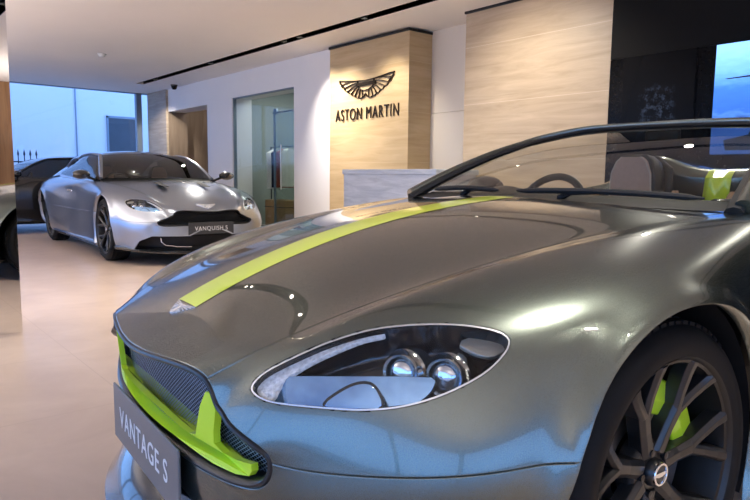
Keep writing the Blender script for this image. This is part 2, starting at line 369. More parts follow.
def wheel(root,name,loc,left,M,spokes=7,z=.335,sc=1.0):
    """alloy wheel: rim barrel with tyre, Y spokes, hub cap, disc and caliper"""
    w=MB().lathe([(.262,.105),(.262,.098),(.247,.092),(.240,.06),(.232,.0),(.232,-.09),(.258,-.115),(.262,-.115),(.240,-.08),(.240,.0),(.250,.085),(.256,.100)],64,closed=True).build(name,M['rim'],root,smooth=True)
    w.location=loc; w.scale=(sc,1,sc)
    if not left: w.rotation_euler=(0,0,math.pi)
    prof=[(.256,.098),(.264,.106),(.283,.111),(.301,.110),(.315,.100),(.326,.084),(.334,.065),(.338,.0),(.3375,-.08),(.332,-.11),(.31,-.125),(.28,-.12),(.256,-.105)]
    t=MB().lathe(prof,80,closed=True)
    for k in range(72):     # tread blocks on the shoulder
        a=2*math.pi*k/72; c,s_=math.cos(a),math.sin(a)
        for r0,r1,y0,y1 in ((.327,.335,.050,.082),(.334,.3400,-.02,.045)):
            da=.03
            V=[];
            for aa in (a-da,a+da):
                for r,y in ((r0,y0),(r1,y0),(r1 if y1<.1 else .335,y1),(r0-.01,y1)): V.append((r*math.cos(aa),y,r*math.sin(aa)))
            t.add(V,[(0,1,2,3),(4,7,6,5),(1,5,6,2),(2,6,7,3),(0,4,5,1)])
    t.build('tyre',M['tyre'],w,smooth=True)
    for k in range(spokes):
        m=MB(); a0=2*math.pi*(k+.35)/spokes
        def pt(r,a,y): return (r*math.cos(a0+a),y,r*math.sin(a0+a))
        def bar(path,wd):
            # tapered rectangular bar along a path of (r,a,y); ridge on the outside face
            V=[];n=len(path)
            for (r,a,y),h in zip(path,wd):
                for s_,dy in ((-1,-.035),(-1,-.004),(-.45,.004),(.45,.004),(1,-.004),(1,-.035)):
                    V.append(pt(r,a+s_*h/max(r,.05),y+dy))
            F=[]
            for i in range(n-1):
                for q in range(6): F.append((i*6+q,i*6+(q+1)%6,i*6+6+(q+1)%6,i*6+6+q))
            F+=[tuple(range(5,-1,-1)),tuple((n-1)*6+q for q in range(6))]
            m.add(V,F)
        bar([(.045,0,.062),(.10,0,.064),(.155,0,.070)],[.026,.019,.022])
        for sg in (-1,1): bar([(.145,sg*.03,.069),(.185,sg*.115,.076),(.225,sg*.175,.086),(.252,sg*.20,.095)],[.0145,.0145,.0155,.018])
        m.build('spoke',M['spoke'],w,bevel=.0015)
    h=MB().lathe([(0,.078),(.026,.078),(.030,.074),(.032,.060),(.062,.056),(.070,.044),(.070,.015),(0,.015)],40)
    for k in range(5):
        a=2*math.pi*k/5; h.lathe([(0,.070),(.008,.069),(.009,.05)],8,c=(.048*math.cos(a),0,.048*math.sin(a)))
    h.build('hub_cap',M['spoke'],w,smooth=True)
    b=MB().lathe([(.020,.0795),(.021,.082),(.025,.082),(.0265,.079),(.0265,.072),(.020,.076)],32,closed=True); b.prism([(-.02,-.002),(-.006,-.006),(.006,-.006),(.02,-.002),(.017,.004),(-.017,.004)],lambda p:(p[0],.0805,p[1]),lambda p:(p[0],.0785,p[1])); b.build('centre_badge',M['chrome'],w,smooth=True)
    d=MB().lathe([(.09,.018),(.188,.018),(.190,.012),(.190,-.012),(.188,-.016),(.09,-.016),(.085,-.01),(.085,.012)],56,closed=True)
    for k in range(24):
        a=2*math.pi*k/24
        for r in (.115,.14,.165): d.lathe([(0,.0186),(.0035,.0186)],6,c=(r*math.cos(a+r*9),0,r*math.sin(a+r*9)))
    d.build('brake_disc',M['disc'],w,smooth=True)
    c=MB(); V=[];F=[];n=12
    for i in range(n+1):
        a=math.radians((130 if left else 50)-42+84*i/n)
        for r,y in ((.118,.040),(.150,.046),(.196,.042),(.202,.02),(.202,-.035),(.118,-.035)): V.append((r*math.cos(a),y,r*math.sin(a)))
    for i in range(n):
        for q in range(6): F.append((i*6+q,i*6+(q+1)%6,i*6+6+(q+1)%6,i*6+6+q))
    F+=[tuple(range(5,-1,-1)),tuple(n*6+q for q in range(6))]
    c.add(V,F).build('brake_caliper',M['caliper'],w,bevel=.004)
    return w
def liner(root,ax,az,ar,side,M,y0=.50,y1=.80):
    m=MB(); n=28; G=[]
    for y in (y1,y0):
        G.append([(ax+(ar+.012)*math.cos(a),side*y,az+(ar+.012)*math.sin(a)) for a in np.linspace(-.35,math.pi+.35,n)])
    m.grid(G); m.add([(ax,side*y0,az)]+list(G[1]),[(0,i+1,i+2) for i in range(n-1)])
    m.build('wheel_arch_liner',M['black'],root,smooth=True)
def headlight(sh,root,side,M):
    iu,iv=sh.iu,sh.iv; u=(0,iu[6]); v=(iv[1],iv[6])
    out=smooth_poly(HL['outline'])
    sd=lambda V:poly_sd(stc(V,side),out)
    # housing bowl
    V,N,F=sh.patch(u,v,side); V,N,F=clip(V,N,F,sd(V)); V=np.array(V); N=np.array(N)
    d=sd(V); dep=.004+.064*np.clip(d/.010,0,1)**.8
    h=mk('headlight',V-N*dep[:,None],F,M['lampblack'],root)
    def part(name,poly,off,mat,thick=.006,wob=None,expand=0):
        pl=smooth_poly(poly,5)
        V,N,F=sh.patch(u,v,side); V,N,F=clip(V,N,F,sd(V)-.0015); 
        V=np.array(V);N=np.array(N); o=off(V) if callable(off) else np.full(len(V),off); W=V-N*o[:,None]
        V2,N2,F2=clip(W,N,F,poly_sd(stc(W,side),pl)+expand)
        if wob is not None: V2=[a+b*wob(a) for a,b in zip(V2,N2)]; N2=None
        if thick: 
            if N2 is None: return mk(name,V2,F2,mat,h,smooth=False)
            V2,N2,F2=rounded(V2,N2,F2,gap=0,r=.0015,depth=thick,deep=lambda p:None)
        return mk(name,V2,F2,mat,h,N=N2)
    part('reflector',HL['floor'],lambda V:.018+np.clip(-.018-stc(V,side)[:,1],0,1)*.62,M['reflector'],.012)
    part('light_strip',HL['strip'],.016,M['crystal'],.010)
    part('side_reflector',HL['white'],.03,M['satin'],.01)
    part('washer_surround',HL['cover'],.014,M['lampblack'],.004,expand=.004)
    part('washer_cover',HL['cover'],.0125,M['reflector'],.004,expand=-.001)
    # projector lamps
    V,N,F=sh.patch(u,v,side); S=stc(V,side)
    ax=np.array([.86,.42*side,.10]); ax/=np.linalg.norm(ax); a=np.cross(ax,(0,0,1)); a/=np.linalg.norm(a); b=np.cross(a,ax)
    for (s_,t_),R in zip(HL['proj'],(.033,.034)):
        k=int(((S-np.array([s_,t_]))**2).sum(1).argmin()); c=V[k]-N[k]*.047
        def ring(prof,n=28):
            return [[c+ax*x+r*(math.cos(w)*a+math.sin(w)*b) for w in np.linspace(0,2*math.pi,n+1)] for r,x in prof]
        MB().grid(ring([(R*.80,.0),(R*.86,.016),(R,.018),(R*1.08,.012),(R*1.1,.002),(R*1.25,-.004),(R*1.25,-.04)])).build('lamp_bezel',M['bezel'],h,smooth=True)
        MB().grid(ring([(0.0001,.020),(R*.3,.019),(R*.55,.0155),(R*.74,.009),(R*.82,.0)])).build('lamp_lens',M['lampglass'],h,smooth=True)
    # clear cover, flush with the wing
    V,N,F=sh.patch(u,v,side); V,N,F=clip(V,N,F,sd(V)-.0012); V=[p-n*.0015 for p,n in zip(V,N)]
    mk('headlight_lens',V,F,M['lens'],h,N=N)
    # dark rubber seal round the lens
    V,N,F=sh.patch(u,v,side); V,N,F=clip(V,N,F,sd(V)+.001); V,N,F=clip(V,N,F,.0020-sd(V)); V=[p-n*.001 for p,n in zip(V,N)]
    mk('headlight_seal',V,F,M['edge'],h,N=N)
    return h
def mat_slot(o,m):
    o.material_slots[0].link='OBJECT'; o.material_slots[0].material=m
def mirror_pts(half): # half outline from y=0 .. y=0 in (y,z), mirrored to a closed outline
    h=[tuple(p) for p in half]; return h+[(-y,z) for y,z in h[::-1] if abs(y)>1e-6]
def grille(sh,root,M,lime=True,dx=0):
    wire=M['mesh'] if lime else M['black']
    O=sh.P[0]; O=np.concatenate([O,O[-2:0:-1]*np.array([1,-1,1])]); y,z=O[:,1],O[:,2]
    f=lambda y,z: np.stack([np.ones_like(y),y*y,z,y*y*z],-1)
    co=np.linalg.lstsq(f(y,z),O[:,0],rcond=None)[0]; X=lambda y,z: float(f(np.array(float(y)),np.array(float(z)))@co)
    n=len(O); T=np.roll(O,-1,0)-np.roll(O,1,0)
    for _ in range(3): T=(np.roll(T,1,0)+2*T+np.roll(T,-1,0))/4
    inw=np.stack([T[:,2],-T[:,1]],1); inw/=np.linalg.norm(inw,axis=1,keepdims=True)+1e-12
    cen=np.array([0,z.mean()]); sg=np.sign(((cen-O[:,1:])*inw).sum()); inw*=sg
    m=MB(); R=[]
    for a,dxx in ((.000,-.006),(.003,.002),(.008,.004),(.014,.0),(.019,-.012),(.019,-.075)):
        yz=O[:,1:]+inw*a; R.append(np.column_stack([O[:,0]+dxx,yz]))
    R=np.array(R); R=np.concatenate([R,R[:,:1]],1); m.grid(R)
    g=m.build('grille',M['trim'],root,smooth=True)
    inner=O[::3,1:]+inw[::3]*.022
    # backing
    MB().prism([tuple(p) for p in inner],lambda p:(X(*p)-.09,p[0],p[1]),lambda p:(X(*p)-.095,p[0],p[1])).build('grille_backing',M['black'],g)
    # woven wire mesh
    W=MB(); pl=inner
    def ins(p): return poly_sd(np.array([p]),pl)[0]>.0
    for d in (1,-1):
        for k in np.arange(-1.2,1.2,.0085):
            run=[]
            for t in np.linspace(-.7,.7,141):
                p=(t*.82,.5+d*t*.57+k*1.0)
                if not(.3<p[1]<.65): ok=False
                else: ok=ins(p)
                if ok: run.append(p)
                elif len(run)>1:
                    W.add([(X(a,b)-.036+.0015*d,a,b-.0009) for a,b in run]+[(X(a,b)-.036+.0015*d,a,b+.0009) for a,b in run],[(i,i+1,len(run)+i+1,len(run)+i) for i in range(len(run)-1)]); run=[]
                else: run=[]
    W.build('grille_mesh',wire,g)
    if lime:
        half=[(0,.421),(.07,.421),(.19,.420),(.272,.415),(.341,.410),(.412,.413),(.45,.422),(.459,.434),(.459,.448),(.417,.443),(.378,.444),(.350,.455),(.353,.48),(.366,.525),(.357,.557),(.339,.556),(.314,.522),(.296,.481),(.284,.452),(.255,.447),(.2,.453),(.117,.462),(0,.466)]
        pl=mirror_pts(half)
        fine=[]
        for a,b in zip(pl,pl[1:]+pl[:1]):
            k=max(1,int(math.dist(a,b)/.03))
            fine+=[(a[0]+(b[0]-a[0])*i/k,a[1]+(b[1]-a[1])*i/k) for i in range(k)]
        MB().prism(fine,lambda p:(X(*p)-.006,p[0],p[1]),lambda p:(X(*p)-.020,p[0],p[1])).build('lime_surround',M['lime'],g,bevel=.0025,label='lime green grille surround')
    return g,X
def ruled(A,B,n,bulge=0,up=(0,0,1)):
    A=np.array(A,float);B=np.array(B,float); up=np.array(up,float)
    return [A+(B-A)*t+up*bulge*4*t*(1-t) for t in np.linspace(0,1,n)]
def wings_badge(fn0,fn1,sc):
    """winged emblem: two swept feather fans with a centre bar, as prisms lifted by fn"""
    m=MB()
    for sgn in (-1,1):
        top=[(0,.16),(.25,.17),(.55,.23),(1.0,.30)]
        n=6
        for k in range(n):
            a0,a1=k/n,(k+.72)/n
            # feather k: root near the centre, tip sweeping outwards
            r0=(.10+.03*k,.12-.05*k); t0=(1.0-.135*k,.30-.125*k)
            q=[(r0[0],r0[1]+.03),(t0[0],t0[1]),(t0[0]-.05,t0[1]-.055),(r0[0],r0[1]-.008)]
            m.prism([(sgn*x*sc,y*sc) for x,y in q],fn0,fn1)
        m.prism([(sgn*x*sc,y*sc) for x,y in [(0,.16),(.30,.17),(.30,.10),(0,.07)]],fn0,fn1)
    m.prism([(x*sc,y*sc) for x,y in [(0,.15),(.5,.20),(1.0,.30),(.80,.10),(.5,-.12),(.16,-.42),(0,-.48),(-.16,-.42),(-.5,-.12),(-.80,.10),(-1.0,.30),(-.5,.20)]],lambda p:tuple(.55*np.array(fn0(p))+.45*np.array(fn1(p))),fn1)
    m.prism([(x*sc,y*sc) for x,y in [(-.10,.06),(.10,.06),(.16,-.40),(.0,-.50),(-.16,-.40)]],fn0,fn1)
    return m
def plate(root,name,txt,M,x,z0,z1,w,tilt=0,lab=None):
    """number plate standing on the nose, lettered"""
    p=MB().box((x-.006,-w/2,z0),(x,w/2,z1)).build(name,M['plate'],root,bevel=.003,label=lab)
    V,F=text_mesh(txt,.5*(z1-z0),.0005,sx=.92,space=1.12); V[:,1]-=(.5*(z1-z0))*.34
    zc=(z0+z1)/2
    for Vw,Fw in words(V,F): mk('plate_lettering',[(x+.0012+v[2],v[0],zc+v[1]) for v in Vw],Fw,M['letter'],p,smooth=False)
    return p
M={}
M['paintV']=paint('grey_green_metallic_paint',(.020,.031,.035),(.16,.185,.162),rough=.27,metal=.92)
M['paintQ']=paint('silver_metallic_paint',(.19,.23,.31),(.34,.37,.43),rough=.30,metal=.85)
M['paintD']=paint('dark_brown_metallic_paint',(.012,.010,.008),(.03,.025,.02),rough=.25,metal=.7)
M['lime']=pmat('lime_green_paint',(.60,.86,.03),0,.40,coat=.3,noise=.04,nscale=6)
M['limeS']=pmat('lime_stripe_paint',(.74,.93,.05),0,.30,coat=1,noise=.03,nscale=6)
M['black']=pmat('matt_black_plastic',(.008,.008,.009),0,.6,noise=.3)
M['gloss']=pmat('gloss_black_trim',(.010,.011,.013),0,.18,coat=1,noise=.2)
M['trim']=pmat('dark_grille_trim',(.012,.014,.017),.2,.38,coat=.25,noise=.2)
M['mesh']=pmat('grille_wire',(.30,.38,.48),.7,.4,noise=.2)
M['lampblack']=pmat('lamp_housing_black',(.012,.012,.013),.2,.22,coat=.5,noise=.2)
M['reflector']=pmat('lamp_reflector_painted_blue',(.26,.46,.90),.85,.12,noise=.45,nscale=22,bump=.12,coat=.5)  # silver part; the blue window reflection is put into its base colour
M['satin']=pmat('lamp_satin_panel',(.35,.33,.27),.6,.28,noise=.1)
M['crystal']=pmat('lamp_crystal_strip',(.80,.78,.74),.1,.15,coat=1,noise=.85,nscale=120,bump=.8,emis=(.9,.9,.95),estr=.08)  # slight emission added to lift the unlit strip out of the shaded housing
M['edge']=pmat('bright_lamp_edge',(.72,.74,.76),.8,.25,noise=.03)
M['bezel']=pmat('lamp_bezel_chrome',(.35,.36,.36),1,.16,noise=.1)
M['lampglass']=pmat('lamp_projector_glass',(.65,.70,.75),.9,.05,coat=1,noise=.5,nscale=30)
M['lens']=glassmat('clear_lamp_cover',(.97,.98,1),.75,1.38)
M['glass']=glassmat('clear_windscreen_glass',(.80,.82,.78),.6,1.45)
M['tint']=glassmat('dark_tinted_car_glass',(.16,.17,.17),1,1.55)
M['rim']=pmat('dark_wheel_barrel',(.035,.034,.033),.7,.35,noise=.2)
M['spoke']=pmat('satin_black_alloy',(.030,.030,.031),.6,.32,coat=.3,noise=.15)
M['tyre']=pmat('tyre_rubber',(.0065,.0065,.007),0,.7,spec=.25,noise=.25,nscale=30)
M['chrome']=pmat('bright_chrome',(.85,.86,.88),1,.10,noise=.05)
M['disc']=pmat('brushed_brake_disc',(.30,.31,.33),1,.30,noise=.15)
M['caliper']=pmat('lime_brake_caliper',(.45,.72,.02),0,.30,coat=1,noise=.05)
M['plate']=pmat('grey_plate',(.155,.15,.15),0,.40,coat=.2,noise=.05)
M['plate_dark']=pmat('dark_grey_plate',(.05,.05,.052),0,.4,noise=.05)
M['letter']=pmat('white_lettering',(.80,.80,.80),0,.5,noise=.02)
M['tan']=pmat('tan_leather',(.44,.30,.235),0,.50,noise=.12,nscale=60,bump=.1)
M['badge']=pmat('bright_badge_metal',(.88,.89,.9),.5,.25,coat=.5,noise=.03)
M['tanlight']=pmat('light_tan_leather',(.36,.20,.11),0,.5,noise=.1,nscale=60)
M['leather']=pmat('black_leather',(.022,.021,.020),0,.5,noise=.2,nscale=60,bump=.1)
M['stitch']=pmat('pale_piping',(.50,.42,.34),0,.6,noise=.1)
M['dash']=pmat('dashboard_leather',(.014,.014,.015),0,.55,noise=.2,nscale=50)

def car_common(sh,root,M,paint,wy=.70,wsc=1.0,noseclips=()):
    iu,iv=sh.iu,sh.iv; arch=sh.archf; rx=sh.arches[1][0]; dx=-.62 if rx>-2.65 else -.66; dr=-1.70
    out=smooth_poly(HL['outline'])
    for side in (1,-1):
        lamp=lambda V,side=side: np.where(V[:,0]>.2,-poly_sd(stc(V,side),out)-.0005,9.)
        vent=[(-.245,.735),(-.315,.715),(-.345,.60),(-.30,.625)]
        sh.panel('front_wing',(0,iu[10]),(iv[1],iv[6]),side,[arch,lamp,lambda V:V[:,0]-dx,lambda V:np.where(V[:,0]<0,-poly_sd(V[:,[0,2]],vent),9.)],paint)
        V,N,F=sh.patch((iu[5],iu[9]),(iv[1],iv[6]),side)
        V,N,F=clip(V,N,F,poly_sd(np.array(V)[:,[0,2]],vent)+.004)
        mk('side_vent',[p-n*.02 for p,n in zip(V,N)],F,M['black'],root,N=N)
        sh.panel('front_bumper',(0,iu[7]),(iv[6],iv[9]),side,[arch,lambda V:V[:,0]-.02]+list(noseclips),paint)
        sh.panel('side_sill',(iu[5],iu[13]),(iv[6],iv[9]),side,[arch,lambda V:.02-V[:,0],lambda V:V[:,0]-rx],paint)
        dr_=sh.panel('door',(iu[7],iu[12]),(iv[1],iv[6]),side,[lambda V:dx-V[:,0],lambda V:V[:,0]-dr],paint)
        # handle blade on the door
        V,N,F=sh.patch((iu[9],iu[12]),(iv[1],iv[6]),side); V,N,F=clip(V,N,F,poly_sd(np.array(V)[:,[0,2]],[(dr+.10,.775),(dr+.30,.768),(dr+.30,.748),(dr+.10,.752)]))
        if F: 
            V,N,F=rounded([p+n*.006 for p,n in zip(V,N)],N,F,gap=0,r=.002,depth=.01,deep=None); mk('door_handle',V,F,M['chrome'] if paint is not M['paintD'] else M['gloss'],dr_,N=N)
        sh.panel('rear_wing',(iu[9],iu[14]),(iv[1],iv[6]),side,[arch,lambda V:dr-V[:,0]],paint)
        sh.panel('rear_bumper',(iu[11],iu[14]),(iv[6],iv[9]),side,[arch,lambda V:rx-V[:,0]],paint)
        headlight(sh,root,side,M)
        for a in sh.arches: liner(root,*a,side,M)
        for x in (0,rx): wheel(root,'wheel',(x,side*wy,.338*wsc),side>0,M,sc=wsc)
        # door mirror
        bx,by,mz=(dx-.50,.64,.925) if paint is M['paintV'] else (dx+.0,.735,.965)
        m=MB(); G=[]
        for t in np.linspace(0,1,9):
            w=math.sin(math.pi*(.08+.84*t))**.6
            G.append([(bx+.03+.075*math.cos(a)*w*(1.3 if math.cos(a)>0 else .5),side*(by+.10+.19*t-.005),mz+.058*math.sin(a)*w) for a in np.linspace(0,2*math.pi,17)])
        m.grid(G); m.add(G[0][:-1],[tuple(range(16))]); m.add(G[-1][:-1],[tuple(range(16))])
        m.tube([(bx,side*(by-.03),.88),(bx+.01,side*(by+.05),.91),(bx+.03,side*(by+.13),mz-.02)],[.020,.016,.020],8)
        mm=m.build('door_mirror',M['gloss'],root,smooth=True)
        MB().prism([(math.cos(a)*.075,math.sin(a)*.043) for a in np.linspace(0,2*math.pi,20)[:-1]],lambda p:(bx-.012,side*(by+.19)+p[0],mz+p[1]),lambda p:(bx-.006,side*(by+.19)+p[0],mz+p[1])).build('mirror_glass',M['chrome'],mm)
    # rear fascia closes the tail
    R=sh.P[-1]; R=np.concatenate([R,R[-2:0:-1]*np.array([1,-1,1])]); c=R.mean(0)-np.array([.06,0,0])
    mk('rear_fascia',[c]+list(c+(R-c)*.5-np.array([.02,0,0]))+list(R),[(0,i+1,(i+1)%len(R)+1) for i in range(len(R))]+[(i+1,len(R)+i+1,len(R)+(i+1)%len(R)+1,(i+1)%len(R)+1) for i in range(len(R))],paint,root)
    MB().box((rx-.6,-.62,.16),(.75,.62,.18)).build('floor_pan',M['black'],root)
def seat(root,M,x,y):
    m=MB()
    def cushion(pts,w,t,r):
        G=[]
        for (px,pz,sw,th,nx,nz) in pts:
            ring=[]
            for a in np.linspace(0,2*math.pi,25):
                c,s_=math.cos(a),math.sin(a); e=.55
                cy=np.sign(c)*abs(c)**e; cz=np.sign(s_)*abs(s_)**e
                dep=th*cz+(.03*abs(cy)**3 if cz>0 else 0)
                ring.append((px+nx*dep,y+sw*cy,pz+nz*dep))
            G.append(ring)
        m2=MB().grid(G); m2.add(G[0][:-1],[tuple(range(24))]); m2.add(G[-1][:-1],[tuple(range(24))]); return m2
    s=cushion([(x+.58,.30,.20,.05,0,1),(x+.55,.33,.25,.08,0,1),(x+.30,.34,.26,.09,0,1),(x+.05,.32,.25,.08,0,1)],0,0,0).build('seat',M['tan'],root,smooth=True)
    cushion([(x+.10,.33,.23,.07,.95,.2),(x+.04,.50,.25,.07,.95,.2),(x-.04,.72,.245,.065,.95,.2),(x-.08,.86,.20,.055,.95,.2),(x-.09,.91,.15,.05,.95,.2)],0,0,0).build('backrest',M['leather'],s,smooth=True)
    cushion([(x-.085,.885,.120,.050,.97,.15),(x-.09,.93,.128,.058,.97,.15),(x-.095,1.00,.120,.058,.97,.15),(x-.10,1.055,.100,.052,.97,.15),(x-.10,1.082,.066,.035,.97,.15),(x-.10,1.09,.02,.01,.97,.15)],0,0,0).build('headrest',M['leather'],s,smooth=True)
    fa=[(.112,.84),(.110,.93),(.104,1.00),(.078,1.055),(.05,1.078)]
    fa=[(-a,b) for a,b in fa]+[(a,b) for a,b in fa[::-1]]
    MB().prism(fa,lambda p:(x-.008-.12*max(0,p[1]-1.02)-.9*p[0]**2,y+p[0],p[1]),lambda p:(x-.05,y+p[0],p[1])).build('headrest_facing',M['tan'],s,bevel=.004)
    for sg in (-1,1):
        MB().tube([(x-.009-.12*max(0,b-1.02)-.9*a*a,y+sg*abs(a),b) for a,b in fa[:5]],.004,6).build('piping',M['stitch'],s,smooth=True)
        m=MB(); G=[]
        for px,pz,r in [(x+.14,.42,.03),(x+.09,.55,.055),(x+.02,.72,.06),(x-.03,.85,.045),(x-.055,.92,.015)]:
            G.append([(px+r*math.cos(a),y+sg*.215+r*.8*math.sin(a),pz) for a in np.linspace(0,2*math.pi,13)])
        m.grid(G).build('bolster',M['tanlight'],s,smooth=True)
    return s
def steering(root,M,x,y,z):
    ax=Matrix.Translation((x,y,z))@Matrix.Rotation(math.radians(-24),4,'Y')
    def tr(L): return [tuple(ax@Vector(p)) for p in L]
    w=MB().tube(tr([(0,.178*math.cos(a),.178*math.sin(a)) for a in np.linspace(0,2*math.pi,41)[:-1]]),.016,10,closed=True,up=(1,0,.3)).build('steering_wheel',M['leather'],root,smooth=True)
    h=MB().lathe([(0,-.03),(.05,-.028),(.062,-.01),(.06,.03),(0,.04)],24,axis='x'); h.V=tr(h.V); h.build('steering_hub',M['gloss'],w,smooth=True)
    for a in (0,math.pi,-math.pi/2):
        MB().tube(tr([(0,.05*math.cos(a),.05*math.sin(a)),(0,.11*math.cos(a),.11*math.sin(a)),(0,.17*math.cos(a),.17*math.sin(a))]),[.018,.014,.014],8,flat=.5).build('steering_spoke',M['gloss'],w,smooth=True)
# ------------------------------------------------------------------ the roadster in front
CARX,CARY,CARR=1.36924,1.37442,math.radians(175.5853)
def roadster():
    root=empty('sports_car',(CARX,CARY,0),CARR,label='grey-green open roadster with lime centre stripe in the foreground',cat='car')
    sh=Shell(VANTAGE,root,[ARCH,(-2.6,.35,.392)],hump=True); iu,iv=sh.iu,sh.iv
    rear=lambda V: V[:,0]-(-.315-.50*V[:,1]**2)
    car_common(sh,root,M,M['paintV'])
    # bonnet, stripe and badge
    hood=sh.panel('bonnet',(0,iu[9]),(0,iv[1]),0,[rear],M['paintV'],gap=.0045,r_=.003)
    w=.058
    sh.panel('centre_stripe',(0,iu[9]),(0,iv[1]),0,[lambda V:V[:,0]-(-.312-.50*V[:,1]**2),lambda V:w-np.abs(V[:,1]),lambda V:.752-V[:,0]],M['limeS'],parent=hood,plain=True,off=.0012,label='lime green bonnet stripe')
    # winged badge lying on the nose
    Vc,Nc,_=sh.patch((0,iu[4]),(0,iv[1]),0); k=int(((Vc-np.array([.765,0,.654]))**2).sum(1).argmin())
    n=np.array([.42,0,.907]); tx=np.array([0,1,0]); ty=np.array([-.907,0,.42]); c=np.array([.768,0,.6525])
    dip=lambda p:-.30*p[0]**2
    f0=lambda p:tuple(c+tx*p[0]+ty*p[1]+n*(.0035+dip(p))); f1=lambda p:tuple(c+tx*p[0]+ty*p[1]+n*(-.006+dip(p)))
    wings_badge(f0,f1,.056).build('bonnet_badge',M['badge'],hood)
    # rear deck with fairings and stripe
    dk=sh.panel('rear_deck',(iu[10],iu[14]),(0,iv[1]),0,[lambda V:-1.74-V[:,0]],M['paintV'],deep=lambda p:np.array([.02,0,-.13]) if p[0]>-1.75 else None)
    sh.panel('deck_stripe',(iu[10],iu[14]),(0,iv[1]),0,[lambda V:-1.74-V[:,0],lambda V:w-np.abs(V[:,1])],M['limeS'],parent=dk,plain=False,gap=0,off=.0015,deep=lambda p:np.array([.02,0,-.13]) if p[0]>-1.75 else None,label='lime green stripe over the rear deck')
    grille(sh,root,M)
    plate(root,'number_plate','VANTAGE S',M,.868,.270,.416,.52,lab='mid-grey nose plate with white capital lettering')
    Pn,Nn,_=sh.patch((0,iu[5]),(iv[6],iv[9]),1)
    for side in (1,-1):
        k=int(((Pn-np.array([.655,.69,.415]))**2).sum(1).argmin()); c=Pn[k]*np.array([1,side,1]); nn=Nn[k]*np.array([1,side,1]); ee=np.cross(nn,(0,0,1)); ee/=np.linalg.norm(ee); uu=np.cross(ee,nn)
        MB().prism([(math.cos(a)*.010,math.sin(a)*.010) for a in np.linspace(0,2*math.pi,20)[:-1]],lambda p:tuple(c+ee*p[0]+uu*p[1]+nn*.0012),lambda p:tuple(c+ee*p[0]+uu*p[1]-nn*.004)).build('parking_sensor',M['gloss'],root)
    # black lower intake and splitter
    G=[]
    for x,z in ((.80,.345),(.842,.335),(.862,.30),(.872,.262),(.915,.235),(.93,.20),(.955,.170),(.93,.15),(.80,.15)):
        G.append([(x-.42*abs(y/.72)**2.2*(1 if x>.81 else 1)-.02,y,z+.02*abs(y)**2) for y in np.linspace(-.70,.70,41)])
    MB().grid(G).build('front_splitter',M['gloss'],root,smooth=True)
    # windscreen
    ny=31; ys=np.linspace(-1,1,ny)
    bot=np.array([(-.40-.12*t*t,.675*t,.913-.010*t*t) for t in ys]); top=np.array([(-1.275+.05*t*t,.50*t,1.189-.030*abs(t)**3-.008*t) for t in ys])
    Gs=np.array(ruled(bot,top,17,.028))
    MB().grid(Gs).build('windscreen',M['glass'],root,smooth=True)
    L=Gs[:,0]; Rr=Gs[:,-1]; L=np.vstack([L[0]+(L[0]-L[1])*.9,L]); Rr=np.vstack([Rr[0]+(Rr[0]-Rr[1])*.9,Rr])
    path=np.vstack([L[:-1],top[1:-1],Rr[:-1][::-1]])
    kk=[0,3,6,9,12,14]; nL=len(L)-1; nT=len(top)-2
    key=np.vstack([L[kk],top[[3,7,11,15,19,23,27]],Rr[kk][::-1]])
    tk=cknots(key[:,None,:],.5); lp=spline_eval(tk,key,np.linspace(0,tk[-1],90))
    out_=np.array([ (lambda q:np.array([-.010,np.sign(q[1])*min(abs(q[1])/.5,1)*.018,.006]))(q) for q in lp])
    fr=MB().tube(lp+out_,[.041-.021*math.sin(math.pi*i/89)**1.2 for i in range(90)],12,flat=.62,up=(-.75,0,.65)).build('windscreen_frame',M['paintV'],root,smooth=True)
    MB().tube(lp+np.array([.006,0,.004])-out_*.7,[.024-.010*math.sin(math.pi*i/89) for i in range(90)],8,flat=.7).build('frame_seal',M['black'],fr,smooth=True)
    hh=lp[22:68]; MB().tube(hh+out_[22:68]+np.array([-.004,0,.0125]),.0045,6).build('header_bright_trim',M['chrome'],fr,smooth=True)
    MB().box((-1.27,-.075,1.125),(-1.245,.075,1.175),.012).build('rear_view_mirror',M['black'],root)
    # cowl: black scuttle between bonnet and glass
    A=[(-.29-.50*(.66*t)**2,.70*t,.893-.010*t*t) for t in ys]; B=[(-.50-.12*t*t,.70*t,.915-.010*t*t) for t in ys]
    MB().grid(ruled(A,B,6,.0)).build('scuttle_panel',M['black'],root,smooth=True)
    for nm,a,b,c,piv in (('wiper',(-.395,-.43),(-.36,-.06),0,(-.42,-.30)),('wiper',(-.365,.02),(-.455,.60),0,(-.41,.16))):
        n=14; P=[(a[0]+(b[0]-a[0])*t-.02*math.sin(math.pi*t)*0,a[1]+(b[1]-a[1])*t,.926-.010*((a[1]+(b[1]-a[1])*t)/.675)**2+.006*math.sin(math.pi*t)) for t in np.linspace(0,1,n)]
        wp=MB().tube(P,[.004]+[.009]*(n-2)+[.003],8).build(nm,M['black'],root,smooth=True)
        MB().tube([(piv[0],piv[1],.905),(piv[0]+.01,piv[1]+.05,.925),P[n//2]],[.012,.009,.006],8).build('wiper_arm',M['black'],wp,smooth=True)
    # interior
    iG=[]
    for z,inset in ((.905,0),(.80,.03),(.40,.06),(.20,.12)):
        iG.append([(-.66-inset,-.66+inset,z),(-.66-inset,.66-inset,z),(-1.74+inset,.66-inset,z),(-1.74+inset,-.66+inset,z),(-.66-inset,-.66+inset,z)])
    t=MB().grid(iG); t.add(iG[-1][:4],[(0,1,2,3)]); t.build('cockpit_tub',M['leather'],root)
    A=[(-.46-.12*t*t,.66*t,.905-.012*t*t) for t in ys]
    D=MB(); R=[]
